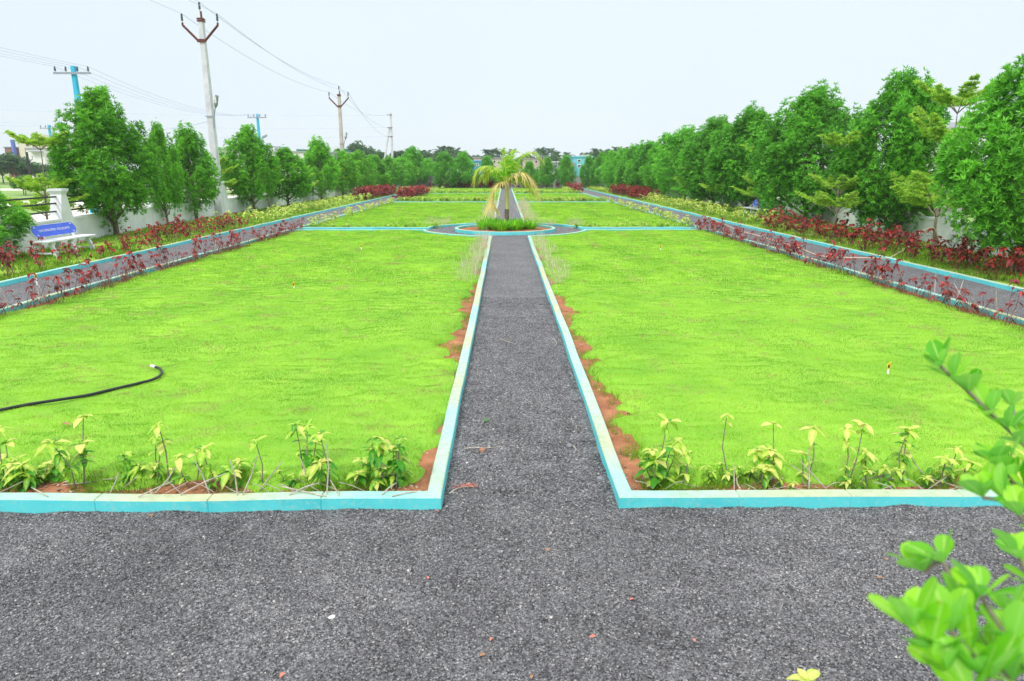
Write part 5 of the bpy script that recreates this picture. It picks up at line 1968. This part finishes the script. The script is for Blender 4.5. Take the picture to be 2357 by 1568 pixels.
# ---------------------------------------------------------------- beyond the walls: houses, trees, scrub
def broad_meshes(seed, H, R, n, leaf, mat, flat_=0.75):
    rng = np.random.default_rng(seed)
    tr, g = Geo(), Geo()
    tr.tube([(0, 0, -0.2), (0.1, 0.05, H * 0.25), (0.0, 0.1, H * 0.55)], [0.05 * H / 2, 0.04 * H / 2, 0.02 * H / 2], 7)
    for i in range(n):
        a = i * 2.4
        u = (i + 0.5) / n
        rr = R * 0.72 * math.sqrt(rng.random())
        c = np.array([rr * math.cos(a), rr * math.sin(a), H * (0.38 + 0.47 * (1 - (rr / R) ** 2) * rng.uniform(0.55, 1.0))])
        br = R * rng.uniform(0.22, 0.40)
        m_ = 46
        d = unit(rng.normal(size=(m_, 3)))
        C = c + d * br * (rng.random((m_, 1)) ** 0.4) * np.array([1, 1, flat_])
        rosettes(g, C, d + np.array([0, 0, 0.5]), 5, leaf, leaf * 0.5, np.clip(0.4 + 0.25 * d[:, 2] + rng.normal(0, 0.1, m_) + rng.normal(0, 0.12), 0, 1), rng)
        if i % 3 == 0:
            tr.tube([(0, 0.05, H * 0.3), tuple(c * 0.6 + np.array([0, 0, H * 0.15])), tuple(c)], [0.02 * H / 2, 0.012 * H / 2, 0.005 * H / 2], 5, cap=False)
    return tr.mesh("trunk", M['bark'], True), g.mesh("crown", mat)


BR = [broad_meshes(950 + s, 8.0, 4.2, 26, 0.55, M['leaf_far']) for s in range(3)]
BS = [broad_meshes(960 + s, 3.0, 2.0, 20, 0.26, M['leaf_scrub'], 0.85) for s in range(3)]


def coco_meshes(seed):
    rng = np.random.default_rng(seed)
    tr, g = Geo(), Geo()
    H = 9.0
    tr.tube([(0.3 * math.sin(z * 0.2 + seed), 0.0, z) for z in np.linspace(-0.2, H, 8)], list(np.linspace(0.20, 0.12, 8)), 7)
    top = np.array([0.3 * math.sin(H * 0.2 + seed), 0, H])
    for i in range(18):
        a = i * 2.4
        e = rng.uniform(-0.3, 1.15)
        d = np.array([math.cos(a) * math.cos(e), math.sin(a) * math.cos(e), math.sin(e)])
        L = rng.uniform(2.4, 3.2)
        m_ = 26
        u = np.linspace(0.1, 1, m_)
        C = top + d * (L * u)[:, None] - np.array([0, 0, 1]) * (0.42 * L * u ** 2)[:, None]
        sd = np.array([-math.sin(a), math.cos(a), 0])
        for s in (-1, 1):
            D = unit(np.tile(d * 0.5 + sd * s * 0.6, (m_, 1)) + np.array([0, 0, -0.55]) + rng.normal(0, 0.1, (m_, 3)))
            diamond_leaves(g, C, D, 0.85 * (1.15 - u * 0.6), np.full(m_, 0.13), np.clip(rng.normal(0.45, 0.2, m_), 0, 1), rng)
    return tr.mesh("trunk", M['bark'], True), g.mesh("crown", M['leaf_far'])


CO = [coco_meshes(970 + s) for s in range(3)]
frng = random.Random(4)


def far_tree(me, x, ytop, Y, name, label, group, Hme, cat="tree", wide=1.0):
    p = dp(x, ytop, Y)
    H = max(1.0, p.z + 0.12)
    s = H / Hme
    place(me, TC, name, label, cat, (p.x, Y, -0.12), frng.uniform(0, 6.28), (s * wide, s * wide, s), group)


# treeline behind the back wall
for i in range(34):
    x = 770 + i * 23 + frng.uniform(-9, 9)
    yt = (357 if x < 1075 or x > 1330 else 366) + frng.uniform(-6, 7)
    far_tree(frng.choice(BR), x, yt, frng.uniform(190, 250), "broadleaf_tree", "dark rounded tree in the far treeline behind the back wall", "far treeline", 7.0, wide=1.15)
for x, yt, Y in ((822, 335, 165), (800, 343, 170), (843, 345, 168), (930, 349, 160), (870, 353, 150), (1000, 352, 170)):
    far_tree(frng.choice(BR), x, yt, Y, "broadleaf_tree", "taller dark tree standing out of the treeline between the grey poles", "tall trees of the treeline", 7.0)
for (x, yt) in ((925, 358), (943, 354), (968, 358), (985, 357), (1017, 349), (1033, 350), (1046, 352), (1120, 356), (1136, 354), (1150, 357), (1243, 352), (1270, 353), (1282, 361), (1305, 362),
                (1371, 354), (1392, 356), (1405, 355), (1424, 350), (1440, 352), (1470, 346), (1250, 357), (1180, 355)):
    far_tree(frng.choice(CO), x, yt - 7, frng.uniform(140, 180), "coconut_palm", "coconut palm rising from the far treeline", "coconut palms of the treeline", 9.6, "palm tree")
# wooded slope on the far left and scrub along the outer road
for i in range(16):
    x = -60 + i * 15 + frng.uniform(-6, 6)
    far_tree(frng.choice(BR), x, 364 + abs(x - 10) * 0.10 + frng.uniform(-6, 12), frng.uniform(115, 150), "broadleaf_tree", "dark tree of the wood below the cream building", "wood on the far left", 7.0, wide=1.2)
for i in range(26):
    x = frng.uniform(-80, 760)
    Y = frng.uniform(62, 100)
    far_tree(frng.choice(BS), x, 396 + frng.uniform(-4, 14), Y, "scrub_bush", "green bush on the open land beyond the left wall", "bushes beyond the left wall", 2.9, "bush")
for i in range(16):
    x = frng.uniform(1960, 2420)
    Y = frng.uniform(34, 60)
    far_tree(frng.choice(BS), x, 385 + frng.uniform(-12, 16), Y, "scrub_bush", "green bush on the open land beyond the right wall", "bushes beyond the right wall", 2.9, "bush")


def building(name, label, x0, x1, yt, Y, depth, wall, wins=(), extra=None, roof=M['greyroof'], cat="building", parapet=True):
    """box house with slab roof; windows given as photo rectangles on its front"""
    a, b_ = dp(x0, yt, Y), dp(x1, yt, Y)
    t = thing(name, label, cat, ((a.x + b_.x) / 2, Y, -0.12))
    w, H = (b_.x - a.x) / 2, a.z + 0.12
    Geo().box(-w, w, 0, depth, 0, H).build("wall", wall, t)
    if parapet:
        Geo().box(-w - 0.25, w + 0.25, -0.25, depth + 0.25, H + 0.003, H + 0.22).build("roof", roof, t)
    for (wx0, wx1, wy0, wy1) in wins:
        p, q = dp(wx0, wy0, Y), dp(wx1, wy1, Y)
        cx = (a.x + b_.x) / 2
        f = Geo().box(p.x - cx - 0.1, q.x - cx + 0.1, -0.10, -0.003, q.z + 0.02, p.z + 0.22).build("window", M['bwhite'], t)
        Geo().box(p.x - cx, q.x - cx, -0.13, -0.103, q.z + 0.12, p.z + 0.12).build("pane", M['window'], f)
    for (wx0, wx1, wy0, wy1, mat, nm, d0) in (extra or ()):
        p, q = dp(wx0, wy0, Y), dp(wx1, wy1, Y)
        cx = (a.x + b_.x) / 2
        Geo().box(p.x - cx, q.x - cx, -d0, -0.004 if wy0 >= yt - 0.5 else depth * 0.5, q.z + 0.12 + (0.23 if wy0 < yt - 0.5 else 0), p.z + 0.12).build(nm, mat, t)
    return t


building("apartment_block", "cream four-storey block with a blue edge, far left", 40, 116, 322, 190, 14, M['cream'],
         [(60, 68, 331, 336), (75, 82, 324, 328), (75, 83, 335, 338), (93, 100, 331, 336), (104, 107, 329, 331), (109, 116, 332, 336), (104, 107, 341, 343), (110, 116, 345, 349)],
         [(29, 40, 322, 358, M['bluestripe'], "stair_tower", 1.0), (70, 82, 309, 322, M['cream'], "roof_room", 0.0)], M['cream'])
building("warehouse", "low white shed with a grey roof in front of the cream block", 60, 100, 343, 165, 10, M['bwhite'], (), ((72, 100, 348, 350, M['greyroof'], "awning", 1.0),))
building("warehouse", "long low white roofed building left of the tallest tree", 95, 160, 352, 175, 10, M['bwhite'], ((100, 106, 356, 359),))
building("house", "small grey house with a tiled lean-to below the long white building", 138, 168, 367, 130, 8, M['plaster_grey'], ((145, 152, 373, 377),))
building("house", "brown hut among the trees at the far left edge", 10, 27, 340, 190, 8, M['brickbrown'], ())
building("house", "white house behind the big grey pole", 488, 540, 346, 150, 12, M['bwhite'], ((520, 526, 353, 357), (506, 512, 353, 357), (526, 531, 362, 366)), ((515, 536, 341, 346, M['greyroof'], "roof_room", 0.0),))
building("house", "long white house with a flat roof between the left trees", 614, 702, 351, 120, 12, M['bwhite'], ((625, 635, 366, 371),), ((618, 640, 338, 340, M['greyroof'], "roof_canopy", 0.0), (626, 632, 341, 351, M['bwhite'], "roof_room", 0.0), (682, 700, 343, 351, M['greensheet'], "green_screen", 0.0)))
building("house", "lilac house left of the tan pole", 752, 800, 352, 150, 10, M['lilac'], (), ((786, 796, 344, 352, M['greensheet'], "green_screen", 0.0), (772, 780, 346, 352, M['black'], "water_tank", 0.0)))
building("house", "sky blue house behind the trees left of the palm", 1082, 1110, 372, 130, 10, M['skyblue'], ((1088, 1091, 377, 381), (1097, 1101, 377, 381)), None, M['skyblue'])
building("house", "pale pink house behind the sky blue one", 1090, 1118, 364, 160, 10, M['pinkish'], ((1104, 1108, 369, 373),))
building("house", "pinkish house with many openings behind the palm", 1120, 1160, 365, 155, 10, M['pinkish'], ((1128, 1132, 370, 375), (1136, 1140, 370, 375), (1146, 1150, 372, 377)))
building("house", "mauve house right behind the palm's right frond", 1205, 1255, 366, 165, 10, M['pinkish'], ((1232, 1236, 370, 375), (1244, 1248, 370, 375)))
building("house", "grey house with a pale roof between two back trees", 1266, 1296, 374, 150, 8, M['plaster_grey'], ((1274, 1279, 380, 385),), None, M['bwhite'])
building("apartment_block", "cyan three-storey building right of the palm", 1320, 1362, 362, 140, 12, M['cyan'], ((1330, 1336, 368, 372), (1330, 1336, 380, 384), (1348, 1354, 368, 372)),
         ((1340, 1358, 356, 362, M['pinkish'], "roof_room", 0.0),), M['cyan'])
building("house", "small pink house beside the cyan building's foot", 1312, 1322, 376, 138, 8, M['pinkish'], ())
building("apartment_block", "tall white building behind the right-hand trees, below the airy treetop", 2180, 2260, 306, 120, 14, M['bwhite'], ((2186, 2196, 312, 318), (2206, 2214, 316, 322)), ((2207, 2235, 280, 306, M['concrete'], "stair_head", 0.0), (2170, 2181, 276, 306, M['concrete'], "water_tower", 0.0)))
building("apartment_block", "pale building top just showing over the right tree row", 1528, 1546, 336, 170, 10, M['bwhite'], ())

# water tower on the skyline
p = dp(1252, 339, 190)
t = thing("water_tower", "slim grey-blue water tower on the skyline right of the palm", "water tower", (p.x, 190, -0.12))
Ht = p.z
g = Geo()
g.lathe([(0.45, 0), (0.38, Ht - 4.2)], 12)
g.build("column", M['steel'], t, True)
g = Geo()
g.lathe([(0.4, Ht - 4.2), (1.3, Ht - 3.2), (1.5, Ht - 1.0), (1.2, Ht - 0.3), (0.01, Ht)], 16)
g.build("tank", M['steel'], t, True)
# earth mound beyond the right wall
g = Geo()
c = dp(2210, 452, 42)
V, Fc = [], []
for j in range(9):
    r = 1 - j / 8
    for k in range(24):
        a = k * 6.283 / 24
        w = 1 + 0.25 * nz(math.cos(a) * 2, math.sin(a) * 2, 1.0, j * 0.2)
        V.append((c.x + 3.0 * r * w * math.cos(a), 42 + 2.2 * r * w * math.sin(a), -0.15 + 1.5 * math.cos(r * 1.57) ** 0.8))
for j in range(8):
    for k in range(24):
        Fc.append((j * 24 + k, j * 24 + (k + 1) % 24, (j + 1) * 24 + (k + 1) % 24, (j + 1) * 24 + k))
tag(Geo().add(V, Fc).build("soil_mound", M['soil'], smooth=True), "heap of brown earth beyond the right wall near the airy lime tree", "earth mound")
print("red", n_red, "yellow", n_yel)

# ---------------------------------------------------------------- air between the garden and the far treeline
hz = Geo().box(-420, 420, -8, 330, -1.2, 34).build("haze", newmat("haze_air")[0])
tag(hz, kind='stuff')
m = hz.data.materials[0]
nt = m.node_tree
nt.nodes.clear()
_o = nt.nodes.new("ShaderNodeOutputMaterial")
_v = nt.nodes.new("ShaderNodeVolumePrincipled")
_v.inputs["Color"].default_value = (0.90, 0.95, 1.0, 1)
_v.inputs["Density"].default_value = 0.00045
nt.links.new(_v.outputs[0], _o.inputs["Volume"])
